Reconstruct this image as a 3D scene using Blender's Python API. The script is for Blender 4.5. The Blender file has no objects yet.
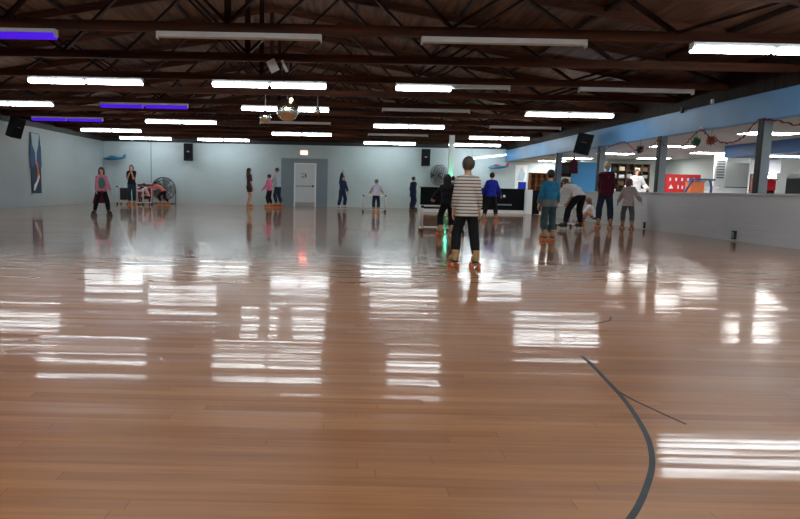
import bpy, math, random
import numpy as np
from mathutils import Vector, Matrix
R = math.radians
random.seed(7)
SC = bpy.context.scene
COL = SC.collection

# ------------------------------------------------------------------ camera, world, exposure
cam_data = bpy.data.cameras.new('camera')
cam_data.sensor_width = 36.0
cam_data.lens = 620.0 / 800.0 * 36.0
cam_data.shift_x = 0.08
cam_data.clip_start = 0.05
cam_data.clip_end = 200
cam = bpy.data.objects.new('camera', cam_data)
COL.objects.link(cam)
PITCH, ROLL = R(6.55), 0.0205
_f = Vector((0, math.cos(PITCH), -math.sin(PITCH)))
_r = Vector((1, 0, 0))
_u = _r.cross(_f)
_r2 = _r * math.cos(ROLL) + _u * math.sin(ROLL)
_u2 = -_r * math.sin(ROLL) + _u * math.cos(ROLL)
cam.matrix_world = Matrix(((_r2.x, _u2.x, -_f.x, 0), (_r2.y, _u2.y, -_f.y, 0), (_r2.z, _u2.z, -_f.z, .92), (0, 0, 0, 1)))
SC.camera = cam
w = bpy.data.worlds.new('world')
SC.world = w
w.use_nodes = True
w.node_tree.nodes['Background'].inputs[0].default_value = (.5, .55, .6, 1)
w.node_tree.nodes['Background'].inputs[1].default_value = 0.02
SC.view_settings.view_transform = 'Standard'
SC.view_settings.look = 'None'
SC.view_settings.exposure = 0.0
SC.view_settings.gamma = 1.0
SC.view_settings.use_curve_mapping = False
try:
    SC.cycles.use_denoising = True
    SC.cycles.max_bounces = 8
    SC.cycles.diffuse_bounces = 4
    SC.cycles.glossy_bounces = 4
    SC.cycles.sample_clamp_indirect = 4.0
    SC.cycles.caustics_reflective = False
    SC.cycles.caustics_refractive = False
except Exception:
    pass
TUBE_E = 27.0        # lit fluorescent tubes
TROFFER_E = 28.0      # ceiling panels of the snack area
PURPLE_E = 1.0

# ------------------------------------------------------------------ materials
def new_mat(name):
    m = bpy.data.materials.new(name)
    m.use_nodes = True
    nt = m.node_tree
    return m, nt, nt.nodes['Principled BSDF']

def srgb(r, g, b):
    def c(v):
        v /= 255.0
        return v / 12.92 if v <= .04045 else ((v + .055) / 1.055) ** 2.4
    return (c(r), c(g), c(b), 1)

def pmat(name, col, rough=.6, metal=0.0, var=.10, scale=6.0, bump=0.0, spec=.5):
    """plain coloured surface with a little noise in its colour"""
    m, nt, b = new_mat(name)
    tc = nt.nodes.new('ShaderNodeTexCoord')
    n = nt.nodes.new('ShaderNodeTexNoise')
    n.inputs['Scale'].default_value = scale
    n.inputs['Detail'].default_value = 4
    nt.links.new(tc.outputs['Object'], n.inputs['Vector'])
    mr = nt.nodes.new('ShaderNodeMapRange')
    mr.inputs[1].default_value = .3
    mr.inputs[2].default_value = .7
    mr.inputs[3].default_value = 1 - var
    mr.inputs[4].default_value = 1 + var
    nt.links.new(n.outputs['Fac'], mr.inputs[0])
    mx = nt.nodes.new('ShaderNodeVectorMath')
    mx.operation = 'SCALE'
    mx.inputs[0].default_value = col[:3]
    nt.links.new(mr.outputs[0], mx.inputs['Scale'])
    nt.links.new(mx.outputs[0], b.inputs['Base Color'])
    b.inputs['Roughness'].default_value = rough
    b.inputs['Metallic'].default_value = metal
    b.inputs['Specular IOR Level'].default_value = spec
    if bump:
        bp = nt.nodes.new('ShaderNodeBump')
        bp.inputs['Strength'].default_value = bump
        bp.inputs['Distance'].default_value = .01
        nt.links.new(n.outputs['Fac'], bp.inputs['Height'])
        nt.links.new(bp.outputs[0], b.inputs['Normal'])
    return m

def emat(name, col, strength):
    m, nt, b = new_mat(name)
    b.inputs['Base Color'].default_value = (.8, .8, .8, 1)
    b.inputs['Emission Color'].default_value = (*col[:3], 1)
    b.inputs['Emission Strength'].default_value = strength
    return m

def math_node(nt, op, a, b=None, c=None):
    n = nt.nodes.new('ShaderNodeMath')
    n.operation = op
    for i, v in enumerate((a, b, c)):
        if v is None:
            continue
        if isinstance(v, (int, float)):
            n.inputs[i].default_value = v
        else:
            nt.links.new(v, n.inputs[i])
    return n.outputs[0]

def floor_mat():
    m, nt, b = new_mat('polished_maple_boards')
    L = nt.links.new
    tc = nt.nodes.new('ShaderNodeTexCoord')
    sep = nt.nodes.new('ShaderNodeSeparateXYZ')
    L(tc.outputs['Object'], sep.inputs[0])
    X, Y = sep.outputs[0], sep.outputs[1]
    BW, BL = .0575, 1.7
    yr = math_node(nt, 'DIVIDE', Y, BW)
    row = math_node(nt, 'FLOOR', yr)
    fy = math_node(nt, 'FRACT', yr)
    wn = nt.nodes.new('ShaderNodeTexWhiteNoise')
    wn.noise_dimensions = '1D'
    L(row, wn.inputs['W'])
    xs = math_node(nt, 'ADD', math_node(nt, 'DIVIDE', X, BL), math_node(nt, 'MULTIPLY', wn.outputs['Value'], 7.0))
    cell = math_node(nt, 'FLOOR', xs)
    fx = math_node(nt, 'FRACT', xs)
    cv = nt.nodes.new('ShaderNodeCombineXYZ')
    L(cell, cv.inputs[0]); L(row, cv.inputs[1])
    w2 = nt.nodes.new('ShaderNodeTexWhiteNoise')
    w2.noise_dimensions = '2D'
    L(cv.outputs[0], w2.inputs['Vector'])
    rs = nt.nodes.new('ShaderNodeSeparateColor')
    L(w2.outputs['Color'], rs.inputs[0])
    # grain along the boards
    mp = nt.nodes.new('ShaderNodeMapping')
    mp.inputs['Scale'].default_value = (1.6, 38, 1)
    L(tc.outputs['Object'], mp.inputs[0])
    gr = nt.nodes.new('ShaderNodeTexNoise')
    gr.inputs['Scale'].default_value = 1.0
    gr.inputs['Detail'].default_value = 5
    L(mp.outputs[0], gr.inputs['Vector'])
    big = nt.nodes.new('ShaderNodeTexNoise')
    big.inputs['Scale'].default_value = .55
    big.inputs['Detail'].default_value = 3
    L(tc.outputs['Object'], big.inputs['Vector'])
    tone = math_node(nt, 'ADD', math_node(nt, 'MULTIPLY', rs.outputs[0], .22),
                     math_node(nt, 'ADD', math_node(nt, 'MULTIPLY', gr.outputs['Fac'], .55), math_node(nt, 'MULTIPLY', big.outputs['Fac'], .35)))
    cr = nt.nodes.new('ShaderNodeValToRGB')
    cr.color_ramp.elements[0].position = .22
    cr.color_ramp.elements[0].color = FLOOR_A
    cr.color_ramp.elements[1].position = 1.0
    cr.color_ramp.elements[1].color = FLOOR_B
    L(tone, cr.inputs[0])
    # dark seams between the strips, only some of them open
    d = math_node(nt, 'ABSOLUTE', math_node(nt, 'SUBTRACT', fy, .5))
    gap = math_node(nt, 'GREATER_THAN', d, .468)
    dx = math_node(nt, 'ABSOLUTE', math_node(nt, 'SUBTRACT', fx, .5))
    gapx = math_node(nt, 'GREATER_THAN', dx, .4985)
    openy = math_node(nt, 'MULTIPLY', gap, math_node(nt, 'MULTIPLY', math_node(nt, 'POWER', wn.outputs['Value'], 3.0), .75))
    seam = math_node(nt, 'MAXIMUM', openy, math_node(nt, 'MULTIPLY', gapx, .3))
    mix = nt.nodes.new('ShaderNodeMix')
    mix.data_type = 'RGBA'
    L(seam, mix.inputs[0])
    L(cr.outputs[0], mix.inputs[6])
    mix.inputs[7].default_value = (.035, .014, .007, 1)
    L(mix.outputs[2], b.inputs['Base Color'])
    # every strip lies at a slightly different tilt and is a little cupped: that breaks the reflections into bands
    wv = nt.nodes.new('ShaderNodeTexNoise')
    wv.inputs['Scale'].default_value = 1.0
    wv.inputs['Detail'].default_value = 2
    mp2 = nt.nodes.new('ShaderNodeMapping')
    mp2.inputs['Scale'].default_value = (.35, 6.5, 1)
    L(tc.outputs['Object'], mp2.inputs[0])
    L(mp2.outputs[0], wv.inputs['Vector'])
    t1 = math_node(nt, 'MULTIPLY', math_node(nt, 'SUBTRACT', rs.outputs[1], .5), TILT)
    t2 = math_node(nt, 'MULTIPLY', math_node(nt, 'SUBTRACT', fy, .5), CUP)
    t3 = math_node(nt, 'MULTIPLY', math_node(nt, 'SUBTRACT', wv.outputs['Fac'], .5), WAVE)
    # the boards are more worn and uneven at this end of the rink than at the far end
    wear = nt.nodes.new('ShaderNodeMapRange')
    wear.inputs[1].default_value = 3.0; wear.inputs[2].default_value = 10.0
    wear.inputs[3].default_value = 1.0; wear.inputs[4].default_value = .14
    L(Y, wear.inputs[0])
    ty = math_node(nt, 'MULTIPLY', math_node(nt, 'ADD', math_node(nt, 'ADD', t1, t2), t3), wear.outputs[0])
    tx = math_node(nt, 'MULTIPLY', math_node(nt, 'SUBTRACT', rs.outputs[2], .5), .006)
    nv = nt.nodes.new('ShaderNodeCombineXYZ')
    L(tx, nv.inputs[0]); L(ty, nv.inputs[1])
    nv.inputs[2].default_value = 1
    nn = nt.nodes.new('ShaderNodeVectorMath')
    nn.operation = 'NORMALIZE'
    L(nv.outputs[0], nn.inputs[0])
    L(nn.outputs[0], b.inputs['Normal'])
    ro = nt.nodes.new('ShaderNodeMapRange')
    ro.inputs[3].default_value = .30
    ro.inputs[4].default_value = .50
    L(math_node(nt, 'MULTIPLY', rs.outputs[2], math_node(nt, 'MULTIPLY', big.outputs['Fac'], 1.6)), ro.inputs[0])
    # thick clear finish, better kept away from this end
    dull = nt.nodes.new('ShaderNodeMapRange')
    dull.inputs[1].default_value = 5.0; dull.inputs[2].default_value = 10.0
    dull.inputs[3].default_value = 1.0; dull.inputs[4].default_value = .40
    L(Y, dull.inputs[0])
    L(math_node(nt, 'MULTIPLY', ro.outputs[0], dull.outputs[0]), b.inputs['Roughness'])
    b.inputs['Specular IOR Level'].default_value = .32
    b.inputs['Coat Weight'].default_value = .42
    L(math_node(nt, 'MULTIPLY', dull.outputs[0], .085), b.inputs['Coat Roughness'])
    L(nn.outputs[0], b.inputs['Coat Normal'])
    b.inputs['IOR'].default_value = 1.5
    return m

FLOOR_A, FLOOR_B = (.225, .070, .018, 1), (.56, .245, .088, 1)
TILT, CUP, WAVE = .018, .016, .105

def wood_mat(name, c0, c1, axis=0, rough=.75):
    m, nt, b = new_mat(name)
    tc = nt.nodes.new('ShaderNodeTexCoord')
    mp = nt.nodes.new('ShaderNodeMapping')
    s = [9.0, 9.0, 9.0]
    s[axis] = .8
    mp.inputs['Scale'].default_value = s
    nt.links.new(tc.outputs['Object'], mp.inputs[0])
    n = nt.nodes.new('ShaderNodeTexNoise')
    n.inputs['Scale'].default_value = 1.0
    n.inputs['Detail'].default_value = 6
    nt.links.new(mp.outputs[0], n.inputs['Vector'])
    cr = nt.nodes.new('ShaderNodeValToRGB')
    cr.color_ramp.elements[0].position = .3
    cr.color_ramp.elements[0].color = c0
    cr.color_ramp.elements[1].position = .75
    cr.color_ramp.elements[1].color = c1
    nt.links.new(n.outputs['Fac'], cr.inputs[0])
    nt.links.new(cr.outputs[0], b.inputs['Base Color'])
    b.inputs['Roughness'].default_value = rough
    b.inputs['Specular IOR Level'].default_value = .25
    return m

def block_mat(name, col, bw, bh, axis, depth=.25):
    """painted masonry or siding: faint joints, slight tone changes. axis = the horizontal axis of the wall"""
    m, nt, b = new_mat(name)
    L = nt.links.new
    tc = nt.nodes.new('ShaderNodeTexCoord')
    sep = nt.nodes.new('ShaderNodeSeparateXYZ')
    L(tc.outputs['Object'], sep.inputs[0])
    cv = nt.nodes.new('ShaderNodeCombineXYZ')
    L(sep.outputs[axis], cv.inputs[0])
    L(sep.outputs[2], cv.inputs[1])
    br = nt.nodes.new('ShaderNodeTexBrick')
    br.inputs['Scale'].default_value = 1.0
    br.inputs['Brick Width'].default_value = bw
    br.inputs['Row Height'].default_value = bh
    br.inputs['Mortar Size'].default_value = .006
    br.inputs['Mortar Smooth'].default_value = .5
    c = Vector(col[:3])
    br.inputs['Color1'].default_value = (*(c * .985), 1)
    br.inputs['Color2'].default_value = (*(c * 1.015), 1)
    br.inputs['Mortar'].default_value = (*(c * (1 - depth)), 1)
    L(cv.outputs[0], br.inputs['Vector'])
    n = nt.nodes.new('ShaderNodeTexNoise')
    n.inputs['Scale'].default_value = .7
    n.inputs['Detail'].default_value = 5
    L(tc.outputs['Object'], n.inputs['Vector'])
    mr = nt.nodes.new('ShaderNodeMapRange')
    mr.inputs[1].default_value = .3; mr.inputs[2].default_value = .7
    mr.inputs[3].default_value = .95; mr.inputs[4].default_value = 1.05
    L(n.outputs['Fac'], mr.inputs[0])
    sc = nt.nodes.new('ShaderNodeVectorMath'); sc.operation = 'SCALE'
    L(br.outputs['Color'], sc.inputs[0]); L(mr.outputs[0], sc.inputs['Scale'])
    L(sc.outputs[0], b.inputs['Base Color'])
    bp = nt.nodes.new('ShaderNodeBump')
    bp.inputs['Strength'].default_value = .3
    bp.inputs['Distance'].default_value = .01
    bp.invert = True
    L(br.outputs['Fac'], bp.inputs['Height'])
    L(bp.outputs[0], b.inputs['Normal'])
    b.inputs['Roughness'].default_value = .55
    return m

def band_mat(name, bands, period=None, rough=.85, axis=2):
    """cloth whose colour changes with height: bands = [(z_from, colour), ...]; or stripes with a period"""
    m, nt, b = new_mat(name)
    L = nt.links.new
    tc = nt.nodes.new('ShaderNodeTexCoord')
    sep = nt.nodes.new('ShaderNodeSeparateXYZ')
    L(tc.outputs['Object'], sep.inputs[0])
    v = sep.outputs[axis]
    if period:
        v = math_node(nt, 'FRACT', math_node(nt, 'DIVIDE', v, period))
    cr = nt.nodes.new('ShaderNodeValToRGB')
    cr.color_ramp.interpolation = 'CONSTANT'
    e = cr.color_ramp.elements
    e[0].position = max(0, bands[0][0]); e[0].color = bands[0][1]
    e[1].position = bands[1][0]; e[1].color = bands[1][1]
    for z, c in bands[2:]:
        k = e.new(z); k.color = c
    L(v, cr.inputs[0])
    L(cr.outputs[0], b.inputs['Base Color'])
    b.inputs['Roughness'].default_value = rough
    return m

M = {}
M['floor'] = floor_mat()
M['wall'] = block_mat('pale_blue_block_wall', (.44, .545, .57), .40, .20, 0, .05)
M['wall_side'] = block_mat('pale_blue_block_wall_side', (.44, .535, .56), .40, .20, 1, .05)
M['half'] = block_mat('grey_siding_half_wall', (.54, .56, .585), 3.0, .125, 1, .12)
M['beam'] = pmat('sky_blue_painted_board', (.085, .265, .52, 1), .5, var=.10, scale=1.2)
M['panel_blue'] = pmat('bright_blue_paint', (.055, .36, .76, 1), .5, var=.04, scale=1.0)
M['navy'] = pmat('navy_blue_paint', (.022, .075, .21, 1), .5, var=.06, scale=1.0)
M['snack_wall'] = pmat('pale_grey_green_wall', (.50, .55, .54, 1), .6, var=.04, scale=1.0)
M['snack_ceiling'] = pmat('beige_ceiling_tiles', (.47, .44, .41, 1), .8, var=.05, scale=3)
M['deck'] = wood_mat('dark_roof_boards', (.035, .014, .008, 1), (.16, .080, .045, 1), 1)
M['truss'] = wood_mat('dark_red_brown_timber', (.028, .009, .005, 1), (.120, .040, .018, 1), 0)
M['truss_web'] = wood_mat('dark_timber_web', (.009, .004, .003, 1), (.032, .013, .008, 1), 2)
M['trim_and_post_shade'] = pmat('black_trim_and_post_shade', (.012, .012, .014, 1), .6)
M['white_metal'] = pmat('white_enamelled_metal', (.62, .64, .64, 1), .4, var=.04)
M['white_paint'] = pmat('white_paint', (.80, .84, .86, 1), .45, var=.03)
M['door'] = pmat('pale_door_paint', (.60, .67, .69, 1), .45, var=.03)
M['door_grey'] = pmat('slate_grey_wall_paint', (.185, .25, .29, 1), .55, var=.05, scale=2)
M['tube'] = emat('lit_fluorescent_tube', (.90, .97, 1.0), TUBE_E)
M['tube_off'] = pmat('unlit_fluorescent_tube', (.5, .52, .52, 1), .25)
M['purple'] = emat('purple_black_light_tube', (.065, .006, .72), PURPLE_E)
M['purple'].node_tree.nodes['Principled BSDF'].inputs['Base Color'].default_value = (.03, .01, .06, 1)
M['troffer'] = emat('lit_ceiling_panel', (1.0, .98, .95), TROFFER_E)
M['black'] = pmat('black_plastic', (.010, .011, .013, 1), .6, var=.15, spec=.25)
M['black_gloss'] = pmat('black_laminate', (.005, .006, .008, 1), .7, var=.15, scale=2, spec=.10)
M['grille'] = pmat('dark_speaker_grille', (.010, .011, .013, 1), .8, var=.3, scale=80, spec=.15)
M['grey_metal'] = pmat('grey_metal', (.28, .30, .31, 1), .4, .6)
M['dark_metal'] = pmat('dark_grey_metal', (.035, .05, .048, 1), .5, .3)
M['post'] = pmat('blue_grey_post_paint', (.19, .24, .27, 1), .5, var=.05)
M['mirror'] = pmat('mirror_tiles', (.74, .74, .66, 1), .22, 1.0, var=.25, scale=26, bump=1.0)
M['clear_mirror'] = pmat('small_mirror_tiles', (.80, .84, .86, 1), .22, 1.0, var=.2, scale=26, bump=1.0)
M['skin'] = pmat('skin', srgb(206, 158, 132), .5, var=.05, scale=20)
M['skin2'] = pmat('skin_tan', srgb(176, 122, 96), .5, var=.05, scale=20)
M['eye'] = pmat('eye_white', (.75, .74, .72, 1), .3)
M['iris'] = pmat('iris_dark', (.03, .018, .012, 1), .2)
M['lip'] = pmat('lip', srgb(170, 95, 88), .5)
for k, c in dict(hair_dark=(.014, .009, .007), hair_brown=(.055, .030, .017), hair_lightbrown=(.13, .072, .038), hair_blond=(.52, .40, .22), hair_grey=(.16, .14, .125), hair_greybrown=(.075, .056, .042),
                 hair_red=(.16, .05, .025)).items():
    M[k] = pmat(k, (*c, 1), .55, var=.35, scale=60)
def cloth(name, c, var=.12):
    M[name] = pmat('cloth_' + name, (*c, 1), .9, var=var, scale=25, bump=.15, spec=.2)
cloth('black_cloth', (.012, .012, .015))
cloth('navy_cloth', (.02, .032, .085))
cloth('dark_denim', (.022, .035, .062))
cloth('teal_denim', (.045, .085, .10))
cloth('royal', (.018, .032, .36))
cloth('white_cloth', (.80, .80, .82))
cloth('lavender_cloth', (.55, .50, .62))
cloth('pink_cloth', (.62, .22, .33))
cloth('hot_pink', (.70, .16, .34))
cloth('maroon_cloth', (.075, .012, .026))
cloth('burgundy', (.15, .022, .05))
cloth('coral', (.78, .22, .17))
cloth('plum', (.085, .05, .075))
cloth('charcoal', (.035, .036, .045))
cloth('pale_grey_pink', (.46, .39, .39))
cloth('grey_cloth', (.13, .14, .145))
cloth('pale_blue_cloth', (.40, .48, .54))
cloth('teal_print', (.10, .22, .22))
cloth('teal_cloth', (.02, .24, .26))
cloth('pale_pink', (.66, .46, .50))
M['stripes'] = band_mat('striped_knit', [(0, (.62, .56, .50, 1)), (.66, (.075, .052, .048, 1))], period=.039)
M['two_tone'] = band_mat('blue_over_grey_cloth', [(0, (.13, .15, .155, 1)), (.80, (.012, .175, .33, 1))])
M['two_tone_pink'] = pmat('cloth_pink_top', (.66, .25, .34, 1), .9, var=.1, scale=25)
M['boot_tan'] = pmat('tan_leather_boot', (.50, .30, .13, 1), .5, var=.15, scale=20)
M['boot_black'] = pmat('black_leather_boot', (.015, .014, .014, 1), .4)
M['boot_white'] = pmat('white_leather_boot', (.62, .62, .62, 1), .4)
M['wheel_orange'] = pmat('orange_wheel', (.80, .17, .025, 1), .4, var=.1)
M['wheel_black'] = pmat('black_wheel', (.02, .02, .022, 1), .4)
M['wheel_white'] = pmat('pale_wheel', (.6, .6, .58, 1), .4)
M['pvc'] = pmat('white_pvc_pipe', (.74, .77, .78, 1), .35, var=.03)
M['red'] = pmat('red_paint', (.55, .018, .018, 1), .4, var=.08)
M['dark_red'] = pmat('dark_red_vinyl', (.27, .018, .028, 1), .45, var=.08)
M['orange_panel'] = pmat('orange_panel', (.68, .16, .035, 1), .45, var=.06)
M['wood_orange'] = wood_mat('orange_brown_shelving', (.20, .072, .025, 1), (.42, .19, .08, 1), 0)
M['shelf_dark'] = wood_mat('dark_shelving', (.035, .022, .014, 1), (.13, .085, .055, 1), 0)
M['foil_red'] = pmat('red_foil_garland', (.24, .05, .04, 1), .35, .4, var=.4, scale=60)
M['foil_green'] = pmat('green_foil', (.02, .10, .045, 1), .3, .4, var=.3, scale=40)
M['line_blue'] = pmat('worn_dark_blue_line_paint', (.020, .026, .032, 1), .45, var=.35, scale=14, spec=.2)
M['exit_face'] = emat('lit_exit_face', (1.0, .60, .42), 2.5)
M['exit_red'] = emat('exit_letters', (1.0, .012, .012), 36.0)
M['green_led'] = emat('green_led', (.03, 1.0, .45), 100.0)
M['warm_lens'] = emat('warm_spot_lens', (1.0, .78, .45), 5.0)
M['banner_blue'] = pmat('banner_blue', (.018, .085, .20, 1), .7, var=.2, scale=3)
M['banner_dark'] = pmat('banner_dark_teal', (.012, .05, .085, 1), .7, var=.2, scale=3)
M['banner_light'] = pmat('banner_pale_blue', (.42, .58, .66, 1), .7, var=.12, scale=8)
M['banner_mid'] = pmat('banner_mid_blue', (.05, .20, .38, 1), .7, var=.2, scale=8)
M['toy_blue'] = pmat('toy_blue', (.03, .20, .38, 1), .4, var=.1)
M['toy_red'] = pmat('toy_red', (.45, .03, .04, 1), .4, var=.1)
M['paper'] = pmat('paper', (.62, .66, .68, 1), .8)
M['ink'] = pmat('grey_ink', (.13, .17, .19, 1), .8)
M['cream'] = pmat('cream_card', (.62, .56, .40, 1), .7, var=.1)

# ------------------------------------------------------------------ mesh helpers
class MB:
    def __init__(self):
        self.v, self.f, self.m = [], [], []
    def add(self, vs, fs, mi=0):
        o = len(self.v)
        self.v += [tuple(p) for p in vs]
        self.f += [tuple(i + o for i in f) for f in fs]
        self.m += [mi] * len(fs)
        return self
    def box(self, x0, x1, y0, y1, z0, z1, mi=0):
        vs = [(x, y, z) for z in (z0, z1) for y in (y0, y1) for x in (x0, x1)]
        return self.add(vs, [(0, 2, 3, 1), (4, 5, 7, 6), (0, 1, 5, 4), (2, 6, 7, 3), (0, 4, 6, 2), (1, 3, 7, 5)], mi)
    def cbox(self, c, s, mi=0):
        return self.box(c[0] - s[0] / 2, c[0] + s[0] / 2, c[1] - s[1] / 2, c[1] + s[1] / 2, c[2] - s[2] / 2, c[2] + s[2] / 2, mi)
    def bar(self, a, b, wd, ht, up=(0, 0, 1), mi=0):
        a, b = Vector(a), Vector(b)
        d = (b - a).normalized()
        s = d.cross(Vector(up))
        if s.length < 1e-4:
            s = d.cross(Vector((0, 1, 0)))
        s.normalize()
        u = s.cross(d).normalized()
        vs = []
        for p in (a, b):
            for i, j in ((-1, -1), (1, -1), (1, 1), (-1, 1)):
                vs.append(p + s * (wd / 2 * i) + u * (ht / 2 * j))
        return self.add(vs, [(3, 2, 1, 0), (4, 5, 6, 7), (0, 1, 5, 4), (1, 2, 6, 5), (2, 3, 7, 6), (3, 0, 4, 7)], mi)
    def cyl(self, a, b, r0, r1=None, n=12, mi=0):
        r1 = r0 if r1 is None else r1
        a, b = Vector(a), Vector(b)
        d = (b - a).normalized()
        s = d.cross(Vector((0, 0, 1)))
        if s.length < 1e-3:
            s = Vector((1, 0, 0))
        s.normalize()
        u = d.cross(s)
        vs = []
        for p, r in ((a, r0), (b, r1)):
            for k in range(n):
                t = 2 * math.pi * k / n
                vs.append(p + (s * math.cos(t) + u * math.sin(t)) * r)
        fs = [(k, (k + 1) % n, n + (k + 1) % n, n + k) for k in range(n)]
        fs += [tuple(range(n - 1, -1, -1)), tuple(range(n, 2 * n))]
        return self.add(vs, fs, mi)
    def tube(self, pts, r, n=8, mi=0, closed=False):
        pts = [Vector(p) for p in pts]
        N = len(pts)
        vs, fs = [], []
        prev = None
        for i, p in enumerate(pts):
            q0 = pts[(i - 1) % N] if closed or i > 0 else p
            q1 = pts[(i + 1) % N] if closed or i < N - 1 else p
            d = (q1 - q0).normalized()
            if prev is None:
                s = d.cross(Vector((0, 0, 1)))
                if s.length < .05:
                    s = d.cross(Vector((0, 1, 0)))
            else:
                s = prev - d * prev.dot(d)
            s.normalize()
            prev = s
            u = d.cross(s)
            rr = r[i] if isinstance(r, (list, tuple)) else r
            for k in range(n):
                t = 2 * math.pi * k / n
                vs.append(p + (s * math.cos(t) + u * math.sin(t)) * rr)
        for i in range(N if closed else N - 1):
            a, b = i * n, ((i + 1) % N) * n
            fs += [(a + k, a + (k + 1) % n, b + (k + 1) % n, b + k) for k in range(n)]
        if not closed:
            fs += [tuple(range(n - 1, -1, -1)), tuple(range((N - 1) * n, N * n))]
        return self.add(vs, fs, mi)
    def ball(self, c, r, nu=16, nv=10, mi=0):
        rx, ry, rz = r if isinstance(r, (tuple, list)) else (r, r, r)
        vs = [(c[0], c[1], c[2] - rz)]
        for j in range(1, nv):
            t = -math.pi / 2 + math.pi * j / nv
            for k in range(nu):
                p = 2 * math.pi * k / nu
                vs.append((c[0] + rx * math.cos(t) * math.cos(p), c[1] + ry * math.cos(t) * math.sin(p), c[2] + rz * math.sin(t)))
        vs.append((c[0], c[1], c[2] + rz))
        fs = [(0, 1 + (k + 1) % nu, 1 + k) for k in range(nu)]
        for j in range(nv - 2):
            a, b = 1 + j * nu, 1 + (j + 1) * nu
            fs += [(a + k, a + (k + 1) % nu, b + (k + 1) % nu, b + k) for k in range(nu)]
        a, t = 1 + (nv - 2) * nu, len(vs) - 1
        fs += [(a + k, a + (k + 1) % nu, t) for k in range(nu)]
        return self.add(vs, fs, mi)
    def prism(self, pts, fn, t, mi=0):
        """extrude the outline pts (2D) by thickness t; fn maps (a, b, depth) to 3D"""
        n = len(pts)
        vs = [fn(a, b, 0) for a, b in pts] + [fn(a, b, t) for a, b in pts]
        fs = [tuple(range(n)), tuple(range(2 * n - 1, n - 1, -1))] + [(i, n + i, n + (i + 1) % n, (i + 1) % n) for i in range(n)]
        return self.add(vs, fs, mi)
    def mesh(self, name, mats, smooth=False, bevel=0):
        me = bpy.data.meshes.new(name)
        me.from_pydata(self.v, [], self.f)
        for m in (mats if isinstance(mats, (list, tuple)) else [mats]):
            me.materials.append(m)
        me.polygons.foreach_set('material_index', self.m)
        if smooth:
            me.polygons.foreach_set('use_smooth', [True] * len(me.polygons))
        me.update()
        return me
    def build(self, name, mats, parent=None, loc=(0, 0, 0), rz=0, smooth=False, bevel=0):
        me = self.mesh(name, mats, smooth)
        return link(name, me, parent, loc, rz, bevel)

def link(name, me, parent=None, loc=(0, 0, 0), rz=0, bevel=0):
    o = bpy.data.objects.new(name, me)
    COL.objects.link(o)
    o.location = loc
    o.rotation_euler = (0, 0, rz)
    if parent is not None:
        o.parent = parent
    if bevel:
        md = o.modifiers.new('bevel', 'BEVEL')
        md.width = bevel
        md.segments = 2
        md.limit_method = 'ANGLE'
    return o

def tag(o, label, cat, group=None, kind=None):
    o['label'] = label
    o['category'] = cat
    if group:
        o['group'] = group
    if kind:
        o['kind'] = kind
    return o

def thing(name, label, cat, loc=(0, 0, 0), rz=0, group=None):
    o = bpy.data.objects.new(name, None)
    COL.objects.link(o)
    o.location = loc
    o.rotation_euler = (0, 0, rz)
    o.empty_display_size = .1
    return tag(o, label, cat, group)

def structure(name, mb, mats, label, cat, bevel=0, smooth=False):
    o = mb.build(name, mats, bevel=bevel, smooth=smooth)
    return tag(o, label, cat, kind='structure')

# ------------------------------------------------------------------ the room
XL, XR, YB, YF = -11.6, 8.25, 31.0, -5.0
XS = 14.7                      # far wall of the snack area
HW = 3.0
CX = -1.67                     # ridge line
SL = .165
def roof_z(x):
    return 3.62 + SL * (10.2 - abs(x - CX))

structure('floor', MB().box(XL - .2, XR + .1, YF - .2, YB + .2, -.12, 0), M['floor'], 'glossy orange-brown maple strip skating floor', 'floor')
M['snack_floor'] = pmat('grey_carpet', (.30, .29, .28, 1), .95, var=.2, scale=40)
structure('floor_snack', MB().box(XR + .1, XS + .3, YF - .2, YB + .2, -.12, 0), M['snack_floor'], 'grey floor of the snack area behind the half wall', 'floor')
wb = MB().box(XL - .2, XS + .3, YB, YB + .2, 0, HW)
structure('wall_back', wb, M['wall'], 'pale blue-grey back wall with a grey double panel behind its door', 'wall')
structure('wall_left', MB().box(XL - .2, XL, YF, YB, 0, HW), M['wall_side'], 'pale blue-grey side wall carrying the tall banner', 'wall')
structure('wall_front', MB().box(XL - .2, XS + .3, YF - .2, YF, 0, 5.6), M['wall'], 'wall behind the viewer', 'wall')
g = MB()
g.prism([(XL - .2, HW), (XR + .1, HW), (XR + .1, roof_z(XR + .1)), (CX, roof_z(CX)), (XL - .2, roof_z(XL - .2))], lambda a, b, t: (a, YB + .02 + t, b), .15)
structure('wall_gable', g, M['truss_web'], 'dark timber gable above the pale back wall', 'wall')
structure('wall_eave', MB().box(XL - .2, XL - .02, YF, YB, HW, roof_z(XL)), M['truss_web'], 'dark timber eave above the side wall', 'wall')
structure('trim_1', MB().box(XL, XR, YB - .10, YB, HW - .0, HW + .16), M['trim_and_post_shade'], 'black board along the top of the back wall', 'trim')
structure('trim_2', MB().box(XL, XL + .10, YF, YB - .1, HW, HW + .18), M['trim_and_post_shade'], 'black board along the top of the side wall with the banner', 'trim')
rf = MB()
for s in (-1, 1):
    xe = XL - .3 if s < 0 else XR + .5
    a = (xe, roof_z(xe)); b = (CX, roof_z(CX))
    pts = [a, b, (b[0], b[1] + .12), (a[0], a[1] + .12)]
    rf.prism(pts, lambda p, q, t: (p, YF - .2 + t, q), YB + .4 - YF)
structure('ceiling', rf, M['deck'], 'dark brown timber roof boards above the trusses', 'ceiling')
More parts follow.
